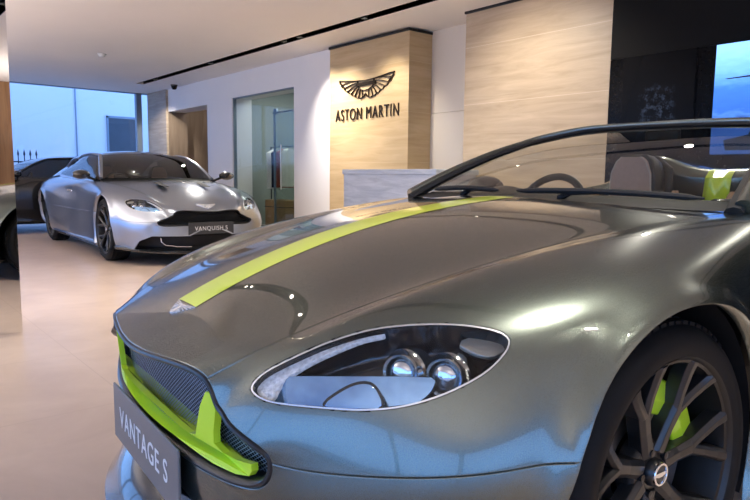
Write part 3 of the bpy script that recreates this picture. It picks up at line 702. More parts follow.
    for dxx,dz in ((.0,-.01),(-.10,.004),(-.22,.006),(-.30,-.008),(-.36,-.05),(-.37,-.14),(-.30,-.30)):
        R.append([(x+dxx,y,z+dz+(.030*math.exp(-((y+.37)/.17)**2) if -.37<dxx<-.15 else 0)) for x,y,z in A])
    db=D.grid(R).build('dashboard',M['dash'],root,smooth=True)
    for k,y in enumerate((-.55,0,.55)):
        MB().lathe([(.045,0),(.050,.006),(.040,.010),(.034,.004),(0,.004)],20,axis='z',c=(-.70,y,.902)).build('air_vent',M['bezel'],db,smooth=True)
    seat(root,M,-1.56,-.345); seat(root,M,-1.56,.345)
    steering(root,M,-1.0,-.37,.815)
    for y in (-.37,.37):
        MB().tube([(-1.73,y-.14,.90),(-1.735,y-.135,1.02),(-1.74,y-.07,1.07),(-1.74,y+.07,1.07),(-1.735,y+.135,1.02),(-1.73,y+.14,.90)],.018,10).build('roll_hoop',M['leather'],root,smooth=True)
    return root
# ------------------------------------------------------------------ closed coupes
def coupe_lines():
    L=[]
    for i,l in enumerate(VANTAGE):
        q=[]
        for j,(x,y,z) in enumerate(l):
            x2=x*1.045 if x>0 else x*1.06; y2=y*1.035
            q.append([x2,y2,z])
        L.append(q)
    def setl(i,pts):
        for j,pq in enumerate(pts): L[i][j]=list(pq)
    # deeper, wider nose: mouth z .43-.60, tall bumper below
    setl(6,[(.835,.545,.475),(.82,.57,.47),(.775,.63,.465),(.67,.74,.47)])
    setl(7,[(.845,.50,.430),(.84,.545,.41),(.80,.62,.385),(.70,.735,.37)])
    setl(8,[(.915,.28,.430),(.925,.32,.40),(.86,.52,.33),(.73,.69,.27)])
    setl(9,[(.94,0,.428),(.965,.13,.39),(.945,.40,.25),(.78,.65,.17)])
    return L
def coupe():
    root=empty('coupe_car',(3.10,7.38,0),math.radians(-91.8),label='silver closed coupe facing the camera beside the back window',cat='car')
    W=-2.74
    sh=Shell(coupe_lines(),root,[(.03,.350,.392),(W,.352,.396)],nu=[max(3,k//2) for k in NU],nv=[max(4,k//2) for k in NV]); iu,iv=sh.iu,sh.iv
    PT=M['paintQ']
    intake=[(-.74,.165),(.74,.165),(.70,.27),(.60,.325),(-.60,.325),(-.70,.27)]
    def ic(V): return np.where(V[:,0]>.55,-poly_sd(V[:,[1,2]],intake),9.)
    car_common(sh,root,M,PT,wy=.755,wsc=1.04,noseclips=[ic])
    hood=sh.panel('bonnet',(0,iu[9]),(0,iv[1]),0,[lambda V:V[:,0]-(-.36-.50*V[:,1]**2)],PT)
    for sg in (-1,1):
        for yy in (.25,):
            MB().box((.02,sg*yy-.035,.868),(.30,sg*yy+.035,.874),.002).build('bonnet_vent',M['black'],hood); o=hood.children[-1]
            o.matrix_local=Matrix.Translation((.1,sg*yy,.852))@Matrix.Rotation(math.radians(9.5),4,'Y')@Matrix.Translation((-.1,-sg*yy,-.855))
    c=np.array([.845,0,.639]); n=np.array([.5,0,.866]); tx=np.array([0,1,0]); ty=np.array([-.866,0,.5])
    wings_badge(lambda p:tuple(c+tx*p[0]+ty*p[1]+n*.006),lambda p:tuple(c+tx*p[0]+ty*p[1]-n*.01),.11).build('bonnet_badge',M['badge'],hood)
    grille(sh,root,M,lime=False)
    plate(root,'number_plate','VANQUISH S',M,.965,.335,.465,.52,lab='dark grey nose plate with white capital lettering')
    # lower intake, splitter, blades
    G=[[(x-.42*abs(y/.75)**2.4,y,z) for y in np.linspace(-.70,.70,31)] for x,z in ((.90,.33),(.86,.31),(.85,.2),(.90,.165))]
    MB().grid(G).build('lower_intake',M['black'],root,smooth=True)
    G=[[(x-.50*abs(y/.86)**2.6,y,z+.03*abs(y/.8)**4) for y in np.linspace(-.88,.88,41)] for x,z in ((.90,.175),(.975,.165),(1.0,.15),(.99,.135),(.90,.13))]
    MB().grid(G).build('front_splitter',M['gloss'],root,smooth=True)
    for sg in (-1,1):
        MB().tube([(.965-.42*abs(y/.75)**2.4,sg*y,z) for y,z in ((.22,.205),(.36,.21),(.46,.225),(.495,.26),(.50,.31))],.012,8,flat=.6).build('intake_blade',M['chrome'],root,smooth=True)
    # greenhouse
    ys=np.linspace(-1,1,25)
    bot=np.array([(-.42-.20*t*t,.70*t,.935-.012*t*t) for t in ys]); top=np.array([(-1.20+.05*t*t,.555*t,1.245-.035*t*t) for t in ys])
    Gs=np.array(ruled(bot,top,11,.035)); MB().grid(Gs).build('windscreen',M['tint'],root,smooth=True)
    RS=[(-1.20,.555,1.21,1.245),(-1.5,.575,1.235,1.288),(-1.9,.57,1.225,1.285),(-2.2,.55,1.19,1.255)]
    roof=[[(x+(.05*t*t if i==0 else 0),yw*t,zc-(zc-ze)*t*t) for t in ys] for i,(x,yw,ze,zc) in enumerate(RS)]
    ta=spline_eval(np.arange(4.),np.array(roof),np.linspace(0,3,13)); MB().grid(ta).build('roof',M['gloss'],root,smooth=True)
    rb=np.array([(-3.05+.10*t*t,.56*t,1.0-.02*t*t) for t in ys]); MB().grid(ruled(ta[-1],rb,9,.03)).build('rear_window',M['tint'],root,smooth=True)
    Rr=np.array([(-3.02+.1*t*t,.60*t,1.0-.02*t*t) for t in ys]); 
    sh.panel('boot_lid',(iu[9],iu[14]),(0,iv[1]),0,[lambda V:-2.9-V[:,0]],PT)
    for sg in (-1,1):
        c0=0 if sg<0 else -1
        up=[ta[k][c0] for k in range(13)]
        beltx=[-.66,-.85,-1.1,-1.4,-1.7,-2.0,-2.25,-2.45]
        belt=[np.array((x,sg*(.755+.01*math.sin((x+.6)*1.5)),.905+.05*max(0,(-1.3-x))**1.2)) for x in beltx]
        e=Gs[:,c0]
        tops=[e[1],e[4],e[9],ta[4][c0],ta[7][c0],ta[10][c0],ta[12][c0]+np.array([-.05,0,-.02]),ta[12][c0]+np.array([-.18,sg*.06,-.12])]
        Wd=np.array([ruled(b,t,6) for b,t in zip(belt,tops)])
        for i in range(6): Wd[:,i,1]+=sg*.03*math.sin(math.pi*i/5)
        MB().grid(Wd).build('side_window',M['tint'],root,smooth=True)
        # body-colour quarter panel behind the side glass down to the tail
        Q=[ruled(Wd[-1,0]+np.array([0,0,-.01]),Wd[-1,-1],6)]
        for x,yb,zb,yt,zt in ((-2.75,.80,.93,.56,1.10),(-3.05,.74,.95,.58,.995),(-3.35,.66,.955,.57,.965)):
            Q.append(ruled((x,sg*yb,zb),(x,sg*yt,zt),6,.01))
        MB().grid(Q).build('rear_quarter',PT,root,smooth=True)
        Q2=[ta[12][c0],ta[12][c0]*.5+np.array(Q[1][-1])*.5+np.array([0,0,.03]),np.array(Q[1][-1]),np.array(Q[2][-1])]
        MB().tube(spline_eval(np.arange(4.),np.array(Q2),np.linspace(0,3,12)),.035,8,flat=.6).build('roof_rail',PT,root,smooth=True)
        MB().tube(list(e)+[ta[k][c0] for k in range(1,13)],.024,8,flat=.8).build('windscreen_pillar',PT,root,smooth=True)
        # shoulder between belt and glass
        S=[[ (x,sg*.70,.885),(x,sg*.755,.908+.05*max(0,(-1.3-x))**1.2),(x,sg*.80,.86)] for x in beltx]
        MB().grid(S).build('window_ledge',PT,root,smooth=True)
        # canard blade and sill blade
        MB().grid([[(x,sg*(y),z) for x,y,z in r] for r in ([(.62,.70,.17),(.30,.86,.16),(.38,.90,.15)],[(-.40,.84,.16),(-1.4,.86,.16),(-2.25,.90,.17)])]).build('sill_blade',M['gloss'],root,smooth=True)
        sb=MB().grid([[(-.42,sg*.80,.23),(-1.3,sg*.81,.22),(-2.28,sg*.86,.23)],[(-.40,sg*.87,.19),(-1.3,sg*.87,.185),(-2.28,sg*.93,.20)],[(-.42,sg*.82,.15),(-1.3,sg*.82,.15),(-2.28,sg*.86,.16)]]).build('side_skirt',PT,root,smooth=True)
    A=[(-.34-.50*(.66*t)**2,.70*t,.893-.010*t*t) for t in ys]; B=[(-.50-.20*t*t,.70*t,.93-.010*t*t) for t in ys]
    MB().grid(ruled(A,B,5)).build('scuttle_panel',M['black'],root,smooth=True)
    iG=[]
    for z,inset in ((.89,0),(.60,.03),(.25,.10)):
        iG.append([(-.66-inset,-.66+inset,z),(-.66-inset,.66-inset,z),(-2.6+inset,.62-inset,z),(-2.6+inset,-.62+inset,z),(-.66-inset,-.66+inset,z)])
    t=MB().grid(iG); t.add(iG[-1][:4],[(0,1,2,3)]); t.build('cockpit_tub',M['leather'],root)
    MB().grid([[(x-.2*(y/.66)**2,y,z) for y in np.linspace(-.66,.66,15)] for x,z in ((-.50,.90),(-.7,.905),(-.85,.88),(-.86,.70))]).build('dashboard',M['dash'],root,smooth=True)
    for y in (-.37,.37): seat(root,M,-1.62,y)
    steering(root,M,-1.02,-.37,.83)
    return root
# ================================================================== SHOWROOM
H=2.8
R={}
R['floor']=stone('polished_limestone_floor',(.46,.35,.285),(.56,.44,.365),rough=.28,joint=[(0,.9),(1,.9)],jcol=(.40,.30,.24),band=(1.5,1.5,1.5))
R['ceil']=pmat('pinkish_white_ceiling_plaster',(.80,.76,.735),0,.9,noise=.02,nscale=3)
R['wall']=pmat('white_wall_plaster',(.78,.76,.76),0,.85,noise=.02,nscale=3)
R['recess']=pmat('cream_wall_panel',(.72,.64,.54),0,.8,noise=.02,nscale=3)
R['trav']=stone('travertine_wall_cladding',(.42,.31,.195),(.58,.45,.305),rough=.45,joint=[(2,.62)],jcol=(.72,.60,.44),band=(.7,.7,7))
R['travbox']=stone('warm_travertine_feature',(.46,.32,.16),(.58,.43,.245),rough=.45,joint=[(2,.62)],jcol=(.62,.48,.30),band=(.8,.8,9))
R['pier']=stone('grey_travertine_pier',(.30,.24,.18),(.44,.36,.28),rough=.5,joint=[(2,.62)],jcol=(.3,.25,.2),band=(.8,.8,9))
R['desk']=stone('grey_veined_stone',(.42,.45,.47),(.66,.68,.69),rough=.4,band=(1.2,1.6,12))
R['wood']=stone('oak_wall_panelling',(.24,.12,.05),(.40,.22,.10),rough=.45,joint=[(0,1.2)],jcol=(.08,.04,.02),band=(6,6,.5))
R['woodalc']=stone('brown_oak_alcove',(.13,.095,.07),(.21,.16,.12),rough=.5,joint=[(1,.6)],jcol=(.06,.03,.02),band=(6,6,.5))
R['black']=pmat('black_track_recess',(.004,.004,.004),0,.6,noise=.2)
R['spot']=pmat('spotlight_body_black',(.012,.012,.012),.2,.4,noise=.2)
R['lamp']=emat('warm_lamp_face',(1,.88,.70),55)
R['mirror']=pmat('silvered_mirror',(.88,.88,.87),1,.004,noise=.005)
R['edge']=pmat('polished_mirror_edge',(.55,.55,.53),.3,.2,noise=.05)
R['frame']=pmat('blue_grey_window_frame',(.20,.25,.31),.4,.4,noise=.05)
R['pane']=glassmat('window_pane_glass',(.95,.98,1),.9,1.45)
R['doorglass']=glassmat('grey_green_door_glass',(.86,.90,.885),.9,1.5)
R['facade']=pmat('pale_rendered_facade',(.66,.66,.70),0,.9,noise=.03,nscale=1)
R['dark']=pmat('dark_doorway',(.05,.06,.075),0,.6,noise=.2,nscale=4)
R['iron']=pmat('black_iron',(.03,.035,.05),.4,.5,noise=.2)
R['street']=pmat('grey_street_paving',(.35,.36,.38),0,.8,noise=.1,nscale=3)
R['brown']=pmat('dark_bronze_panel',(.004,.0035,.003),0,.6,spec=.15,noise=.2,nscale=8)
R['glossblack']=pmat('black_screen_glass',(.002,.002,.003),0,.2,spec=.08,noise=.2)
R['sign']=pmat('dark_bronze_sign_metal',(.045,.03,.02),.7,.30,noise=.2)
R['white']=pmat('white_plastic',(.72,.70,.67),0,.4,noise=.02)
R['cloth1']=pmat('white_cloth',(.75,.72,.68),0,.9,noise=.05); R['cloth2']=pmat('dark_navy_cloth',(.02,.025,.04),0,.9,noise=.1); R['cloth3']=pmat('red_brown_cloth',(.30,.06,.04),0,.9,noise=.1)
R['tanbox']=pmat('tan_leather_case',(.40,.24,.12),0,.5,noise=.1)
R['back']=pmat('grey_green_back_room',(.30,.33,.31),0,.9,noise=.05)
S='structure'
def sbox(name,boxes,m,loc=(0,0,0),kind=S,parent=None,bevel=0,**k):
    b=MB()
    for a,c in boxes: b.box(tuple(np.array(a)-np.array(loc)),tuple(np.array(c)-np.array(loc)))
    o=b.build(name,m,parent,bevel=bevel,kind=kind,**k); o.location=loc; return o
X0,X1,Y0,Y1=-4.2,5.55,-6.2,14.7
sbox('floor',[((X0-.2,Y0-.2,-.1),(8.2,Y1+.2,0))],R['floor'])
T1=(4.72,4.88,-5.,13.2); T2=(1.43,1.57,-5.,6.4)
top=H+.3
sbox('ceiling',[((X0,Y0,H),(T2[0],Y1,top)),((T2[0],T2[3],H),(T2[1],Y1,top)),((T2[0],Y0,H),(T2[1],T2[2],top)),((T2[1],Y0,H),(T1[0],Y1,top)),((T1[0],T1[3],H),(T1[1],Y1,top)),((T1[0],Y0,H),(T1[1],T1[2],top)),((T1[1],Y0,H),(8.2,Y1,top))],R['ceil'])
for i,t in enumerate((T1,T2)):
    sbox('trim_%d'%(i+1),[((t[0]-.01,t[2],H+.12),(t[1]+.01,t[3],H+.16)),((t[0]-.008,t[2],H+.002),(t[0],t[3],H+.13)),((t[1],t[2],H+.002),(t[1]+.008,t[3],H+.13))],R['black'])
# right-hand wall with glass door and alcove
sbox('wall_right',[((X1,13.6,0),(X1+.4,Y1,H)),((X1,11.7,2.33),(X1+.4,13.6,H)),((X1,10.68,0),(X1+.4,11.7,H)),((X1,8.62,2.37),(X1+.4,10.68,H)),((X1,7.0,0),(X1+.4,8.62,H))],R['wall'])
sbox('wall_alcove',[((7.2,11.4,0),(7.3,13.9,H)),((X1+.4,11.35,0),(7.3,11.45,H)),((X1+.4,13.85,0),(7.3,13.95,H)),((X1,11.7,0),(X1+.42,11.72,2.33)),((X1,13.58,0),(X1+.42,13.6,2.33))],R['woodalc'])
sbox('wall_pier',[((X1-.05,13.6,0),(X1,14.66,H))],R['pier'],loc=(0,0,.3))
sbox('wall_feature',[((5.45,5.87,0),(5.84,7.52,2.755))],R['travbox'],loc=(0,0,.54))
sbox('trim_3',[((5.43,5.86,2.755),(5.84,7.53,2.785))],R['black'])  # black strip drawn for the shade in the gap above the feature wall
sbox('wall_recess',[((5.84,4.7,0),(6.1,7.5,1.78)),((5.845,4.7,1.785),(6.1,7.5,H))],R['recess'])
sbox('wall_travertine',[((5.45,3.18,0),(5.95,4.95,2.775))],R['trav'],loc=(0,0,.54))
sbox('trim_4',[((5.43,3.17,2.775),(5.95,4.96,H))],R['black'])  # same painted shade line above the travertine
sbox('wall_media',[((5.455,-3.5,0),(5.95,3.18,2.048)),],R['glossblack'])
sbox('trim_5',[((5.45,-3.5,2.052),(5.95,3.18,H))],R['brown'])
sbox('wall_return',[((5.45,Y0,0),(5.95,-3.5,H))],R['wall'])
sbox('wall_front',[((1.2,Y0-.2,0),(6,Y0,H)),((X0,Y0-.2,0),(1.2,Y0,.12)),((X0,Y0-.2,2.7),(1.2,Y0,H))],R['wood'])
w3=sbox('window_3',[((x-.04,Y0-.12,.12),(x+.04,Y0-.02,2.7)) for x in (X0+.04,1.16)],R['frame'])
sbox('window_pane',[((X0,Y0-.08,.12),(1.2,Y0-.07,2.7))],R['pane'],kind=None,parent=w3)
# back room behind the glass door
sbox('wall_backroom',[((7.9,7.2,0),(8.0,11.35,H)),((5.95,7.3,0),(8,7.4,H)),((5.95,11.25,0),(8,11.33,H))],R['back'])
# back window wall
sbox('wall_back',[((X0,Y1,0),(.2,Y1+.2,H)),((.2,Y1,0),(5.6,Y1+.2,.04)),((5.58,Y1,0),(8.2,Y1+.2,H))],R['wall'])
wf=sbox('window_1',[((.2,Y1-.02,2.785),(5.58,Y1+.1,H)),((.2,Y1,.04),(.26,Y1+.1,H)),((5.255,Y1-.02,0),(5.375,Y1+.10,H)),((2.6,Y1,.04),(2.66,Y1+.08,H))],R['frame'])
sbox('window_pane',[((.2,Y1+.04,.04),(5.58,Y1+.05,2.79))],R['pane'],kind=None,parent=wf)
# shopfront windows on the left side (daylight)
sbox('wall_left',[((X0-.2,Y0,0),(X0,-6.1,H)),((X0-.2,-6.1,0),(X0,14.2,.12)),((X0-.2,14.2,0),(X0,Y1,H)),((X0-.2,-6.1,2.7),(X0,14.2,H))],R['wall'])
m_=[((X0-.12,y-.04,.12),(X0-.02,y+.04,2.7)) for y in (-6.06,-2.4,2.0,6.3,10.2,14.16)]
w2=sbox('window_2',m_,R['frame'])
sbox('window_pane',[((X0-.08,-6.1,.12),(X0-.07,14.2,2.7))],R['pane'],kind=None,parent=w2)
# mirror-clad pillar
mp=empty('mirror_pillar',(-.4,4.52,0),label='mirror-clad pillar at the left edge reflecting the roadster',cat='pillar')
b=MB().box((-1.2,-.222,0),(1.198,.22,H)); b.build('pillar_core',R['edge'],mp)
MB().box((-1.2,-.23,.0),(1.2,-.2222,H)).build('mirror_panel',R['mirror'],mp)
# ------------------------------------------------------------------ glass door
d=sbox('door_1',[((X1+.02,8.62,0),(X1+.06,10.68,.02)),((X1+.02,8.60,0),(X1+.08,8.63,2.37)),((X1+.02,10.66,0),(X1+.08,10.69,2.37)),((X1+.02,8.62,2.35),(X1+.08,10.68,2.38))],R['frame'])
MB().box((X1+.04,8.63,.02),(X1+.052,10.66,2.35)).build('fixed_glass',R['doorglass'],d)
MB().box((X1+.30,8.70,.02),(X1+.312,9.71,2.04)).build('sliding_leaf',R['doorglass'],d)
MB().box((X1+.29,9.69,.02),(X1+.32,9.725,2.06)).build('leaf_edge',R['frame'],d)
MB().tube([(X1+.30,8.75,2.06),(X1+.30,9.75,2.06)],.016,8).build('sliding_rail',R['frame'],d)
for y in (8.85,9.66): MB().lathe([(0,-.02),(.05,-.02),(.05,.02),(0,.02)],16,axis='x',c=(X1+.30,y,2.08)).build('rail_roller',R['frame'],d,smooth=True)
MB().tube([(X1-.02,8.98,.75),(X1-.02,8.98,1.48)],.014,8).tube([(X1-.02,8.98,.85),(X1+.045,8.98,.85)],.008,6).tube([(X1-.02,8.98,1.38),(X1+.045,8.98,1.38)],.008,6).build('pull_handle',R['edge'],d,smooth=True)
# clothes rail and garments behind the glass
cr=empty('clothes_rail',(6.4,10.33,0),label='dark clothes rail behind the grey glass door',cat='clothes rail')
MB().tube([(0,-.42,0),(0,-.42,1.52),(0,.42,1.52),(0,.42,0)],.014,8).build('rail_frame',R['iron'],cr,smooth=True)
for y in (-.42,.42): MB().box((-.22,y-.02,.0),(.22,y+.02,.03),.01).build('foot',R['iron'],cr)
def garment(y,m,lab,L):
    o=empty('shirt',(6.4,10.33+(y-8.99)*.95,1.5),label=lab,cat='shirt',group='shirts on the rail behind the glass door')
    G=[]
    for z,w,t in ((0.0,.05,.03),(-.03,.12,.04),(-.08,.21,.05),(-.30,.20,.055),(-L,.20,.06)):
        G.append([(w*math.cos(a),t*math.sin(a)*(1+.3*math.sin(5*a)),z-.02) for a in np.linspace(0,2*math.pi,25)])
    MB().grid(G).build('shirt_body',m,o,smooth=True)
    MB().tube([(0,0,.02),(0,0,-.005),(-.2,0,-.075)],.005,6).tube([(0,0,-.005),(.2,0,-.075)],.005,6).build('hanger',R['edge'],o,smooth=True)
garment(9.24,R['cloth1'],'white shirt hanging behind the glass door, leftmost on the rail',.75)
garment(9.06,R['cloth2'],'navy shirt hanging behind the glass door beside the white one',.72)
garment(8.90,R['cloth3'],'red brown shirt hanging behind the glass door',.72)
garment(8.74,R['cloth1'],'white shirt hanging behind the glass door, rightmost on the rail',.70)
cs=empty('storage_case',(6.4,10.33,.03),label='tan case on the floor below the shirts',cat='case')
MB().box((-.18,-.36,0),(.18,.36,.50),.02).build('case_body',R['tanbox'],cs); MB().box((-.185,-.365,.36),(.185,.365,.372)).build('case_lid_seam',R['iron'],cs)
# ------------------------------------------------------------------ reception desk
dk=empty('reception_desk',(4.5,5.19,0),label='grey veined stone reception desk in front of the travertine feature wall',cat='desk')
MB().box((0,-.75,0),(.05,.74,1.0)).build('front_panel',R['desk'],dk,bevel=.003)
MB().box((-.01,-.77,1.0),(.62,.76,1.055)).build('counter_top',R['desk'],dk,bevel=.004)
for y in (-.75,.70): MB().box((.05,y,0),(.60,y+.04,1.0)).build('side_panel',R['desk'],dk,bevel=.003)
# ------------------------------------------------------------------ wall sign
sg=empty('wall_sign',(5.45,6.70,1.742),label='dark metal winged emblem above two-word capital lettering on the lit travertine wall',cat='sign')
def letters():
    o=MB(); V,F=text_mesh('ASTON MARTIN',.215,.006,sx=.80,space=1.18); 
    w=V[:,0].max()-V[:,0].min(); V[:,0]=(V[:,0]-V[:,0].mean()*0-(V[:,0].max()+V[:,0].min())/2)*(1.33/w); V[:,1]*=.160/(V[:,1].max()-V[:,1].min()); V[:,1]-=V[:,1].min()
    for Vw,Fw in words(V,F): mk('lettering',[(-.012-v[2],-v[0],v[1]) for v in Vw],Fw,R['sign'],sg,smooth=False)
letters()
def strip2(m,pts,w):
    P=np.array(pts,float); T=np.gradient(P,axis=0); T/=np.linalg.norm(T,axis=1,keepdims=True); n=np.stack([-T[:,1],T[:,0]],1)*w/2
    A=P+n;B=P-n; k=len(P)
    lift=lambda p,x:(x,-p[0],p[1])
    V=[lift(p,-.020) for p in A]+[lift(p,-.020) for p in B]+[lift(p,0) for p in A]+[lift(p,0) for p in B]
    F=[]
    for i in range(k-1): F+=[(i,i+1,k+i+1,k+i),(2*k+i,2*k+i+1,i+1,i),(k+i,k+i+1,3*k+i+1,3*k+i)]
    F+=[(0,k,3*k,2*k),(k-1,2*k-1,4*k-1,3*k-1)]
    m.add(V,F)
em=MB()
for s_ in (-1,1):
    f=lambda L:[(s_*x,z) for x,z in L]
    strip2(em,f([(.0,.505),(.20,.515),(.40,.535),(.575,.555)]),.013)
    strip2(em,f([(.575,.555),(.54,.505),(.46,.45)]),.012)
    # scalloped lower edge and feathers
    tips=[(.575,.555),(.535,.495),(.465,.440),(.385,.395),(.305,.355),(.225,.320),(.145,.295),(.065,.285)]
    for a,b in zip(tips,tips[1:]): 
        mid=((a[0]+b[0])/2+.012,(a[1]+b[1])/2-.014); strip2(em,f([a,mid,b]),.010)
    roots=[(.16,.512),(.165,.485),(.165,.462),(.16,.44),(.14,.415),(.11,.395),(.07,.385)]
    for t,r in zip(tips[1:],roots): strip2(em,f([t,((t[0]+r[0])/2,(t[1]+r[1])/2+.012),r]),.009)
    strip2(em,f([(.065,.285),(.03,.30),(0,.335)]),.010)
    strip2(em,f([(0,.375),(.07,.385),(.14,.415),(.17,.46),(.17,.512)]),.009)
strip2(em,[(-.20,.462),(.20,.462)],.045)
em.build('winged_emblem',R['sign'],sg)
# ------------------------------------------------------------------ video screens
def screen_mat():
    m,n,l,b=nt('blue_seascape_screen'); tc=n.new('ShaderNodeTexCoord'); sp=n.new('ShaderNodeSeparateXYZ'); l.new(tc.outputs['Object'],sp.inputs[0])
    mr=n.new('ShaderNodeMapRange'); mr.inputs['From Min'].default_value=0; mr.inputs['From Max'].default_value=.86; l.new(sp.outputs[2],mr.inputs['Value'])
    no=n.new('ShaderNodeTexNoise'); no.inputs['Scale'].default_value=9; no.inputs['Detail'].default_value=6
    mp=n.new('ShaderNodeMapping'); mp.inputs['Scale'].default_value=(1,1,3); l.new(tc.outputs['Object'],mp.inputs[0]); l.new(mp.outputs[0],no.inputs['Vector'])
    ad=n.new('ShaderNodeMath'); ad.operation='MULTIPLY_ADD'; ad.inputs[1].default_value=.14; l.new(no.outputs['Fac'],ad.inputs[0]); l.new(mr.outputs[0],ad.inputs[2])
    cr=n.new('ShaderNodeValToRGB'); e=cr.color_ramp.elements; e[0].position=.0; e[0].color=(.01,.04,.16,1); e[1].position=1; e[1].color=(.22,.50,.95,1)
    for p,c in ((.36,(.015,.06,.28)),(.43,(.05,.16,.50)),(.46,(.02,.10,.50)),(.66,(.03,.14,.62)),(.80,(.12,.34,.85))):
        q=e.new(p); q.color=(*c,1)
    l.new(ad.outputs[0],cr.inputs[0]); l.new(cr.outputs[0],b.inputs['Emission Color']); b.inputs['Emission Strength'].default_value=2.0
    b.inputs['Base Color'].default_value=(0,0,0,1); b.inputs['Roughness'].default_value=.3
    return m
def dim_mat():  # faint speckled tree reflection put into the dark screen as emission
    m,n,l,b=nt('dark_screen_painted_reflection'); tc=n.new('ShaderNodeTexCoord'); no=n.new('ShaderNodeTexNoise'); no.inputs['Scale'].default_value=14; no.inputs['Detail'].default_value=8; no.inputs['Roughness'].default_value=.75
    l.new(tc.outputs['Object'],no.inputs['Vector']); sp=n.new('ShaderNodeSeparateXYZ'); l.new(tc.outputs['Object'],sp.inputs[0])
    def bell(s,c,w):
        a=n.new('ShaderNodeMath'); a.operation='SUBTRACT'; a.inputs[1].default_value=c; l.new(s,a.inputs[0]); b_=n.new('ShaderNodeMath'); b_.operation='ABSOLUTE'; l.new(a.outputs[0],b_.inputs[0])
        r=n.new('ShaderNodeMapRange'); r.inputs['From Min'].default_value=w; r.inputs['From Max'].default_value=w*.6; l.new(b_.outputs[0],r.inputs['Value']); return r.outputs[0]
    y=bell(sp.outputs[1],0.0,.18); z=bell(sp.outputs[2],.36,.26)
    r=n.new('ShaderNodeMapRange'); r.inputs['From Min'].default_value=.50; r.inputs['From Max'].default_value=.75; l.new(no.outputs['Fac'],r.inputs['Value'])
    a=n.new('ShaderNodeMath'); a.operation='MULTIPLY'; l.new(y,a.inputs[0]); l.new(z,a.inputs[1]); c=n.new('ShaderNodeMath'); c.operation='MULTIPLY'; l.new(a.outputs[0],c.inputs[0]); l.new(r.outputs[0],c.inputs[1])
    k=n.new('ShaderNodeMath'); k.operation='MULTIPLY'; k.inputs[1].default_value=.16; l.new(c.outputs[0],k.inputs[0])
    b.inputs['Emission Color'].default_value=(.45,.6,1,1); l.new(k.outputs[0],b.inputs['Emission Strength']); b.inputs['Base Color'].default_value=(.002,.002,.003,1); b.inputs['Roughness'].default_value=.25; b.inputs['Specular IOR Level'].default_value=.08
    return m
def vscreen(y0,y1,mat,lab):
    o=empty('video_screen',(5.4549,(y0+y1)/2,1.19),label=lab,cat='screen'); w=(y1-y0)/2
    MB().box((-.012,-w,-.03),(0,w,.86)).build('screen_bezel',R['glossblack'],o)
    MB().box((-.016,-w+.008,-.01),(-.0125,w-.008,.855)).build('display_panel',mat,o); return o
vs=vscreen(.85,2.262,screen_mat(),'lit video screen with a blue seascape on the black media wall')
MB().prism([(-.70,.02),(.58,.02),(.60,.10),(.42,.14),(.36,.26),(.30,.32),(-.1,.36),(-.70,.34)],lambda p:(-.0185,p[0],p[1]),lambda p:(-.0162,p[0],p[1])).build('pictured_headland',pmat('pictured_headland_navy',(.004,.010,.035),0,.3,noise=.2),vs)
MB().prism([(.62,.585),(.30,.60),(-.30,.60),(-.30,.592),(.60,.578)],lambda p:(-.0185,p[0],p[1]),lambda p:(-.0162,p[0],p[1])).build('pictured_horizon',pmat('pictured_horizon_navy',(.004,.012,.05),0,.3,noise=.2),vs)
vscreen(2.40,3.05,dim_mat(),'dark video screen with a faint painted-in speckled reflection beside the travertine wall')
# ------------------------------------------------------------------ ceiling items
def spotlight(x,y,lab,tilt=0,z=H+.05):
    o=empty('ceiling_spotlight',(x,y,z),label=lab,cat='spotlight',group='spotlights in the ceiling tracks')
    MB().lathe([(0,.09),(.028,.09),(.038,.06),(.042,-.045),(.038,-.05),(.034,-.035)],20,axis='z').build('spotlight_body',R['spot'],o,smooth=True)
    MB().lathe([(0,-.030),(.021,-.034)],20,axis='z').build('lamp_face',R['lamp'],o)
    return o
LK=3.6
def lampat(x,y,z,tx,ty,tz,w,ang=60,blend=.6,col=(1,.92,.80),r=.035):
    L=bpy.data.lights.new('track_and_fill_lamp','SPOT'); L.energy=w*LK; L.spot_size=math.radians(ang); L.spot_blend=blend; L.color=col; L.shadow_soft_size=r
    o=bpy.data.objects.new('track_and_fill_lamp',L); COL.objects.link(o); o.location=(x,y,z)
    o.rotation_euler=Vector((tx-x,ty-y,tz-z)).to_track_quat('-Z','Y').to_euler(); return o
names1=['first spotlight of the ceiling track counting from the back window','second spotlight of the ceiling track counting from the back window','left one of the paired spotlights above the glass door','right one of the paired spotlights above the glass door','spotlight above the lettered feature wall','spotlight above the reception desk','spotlight above the roadster cockpit','spotlight above the roadster tail','spotlight at the near end of the long track']
for y,lab in zip((12.35,9.97,7.70,7.32,5.95,4.3,2.3,.6,-1.6),names1): spotlight(4.80,y,lab)
names2=['spotlight of the short track nearest the mirror pillar','second spotlight of the short track from the mirror pillar','third spotlight of the short track from the mirror pillar','fourth spotlight of the short track from the mirror pillar','fifth spotlight of the short track from the mirror pillar','sixth spotlight of the short track from the mirror pillar','seventh spotlight of the short track from the mirror pillar','third last spotlight of the short track above the camera','second last spotlight of the short track above the camera','last spotlight of the short track, farthest from the mirror pillar']
for y,lab in zip((5.95,4.85,4.68,3.75,3.58,.45,-.7,-1.6,-2.6,-3.9),names2): spotlight(1.50,y,lab)
sd=empty('smoke_detector',(3.21,10.37,H),label='small white smoke detector on the ceiling above the silver coupe',cat='smoke detector')
MB().lathe([(0,-.045),(.03,-.045),(.045,-.035),(.05,-.02)],24,axis='z').build('sensor_cap',R['white'],sd,smooth=True); MB().lathe([(0,-.018),(.06,-.018),(.065,0),(0,0)],24,axis='z').build('base',R['white'],sd,smooth=True)
cd=empty('security_camera',(5.36,12.8,H+.001),label='small black dome camera on the ceiling by the alcove',cat='camera')
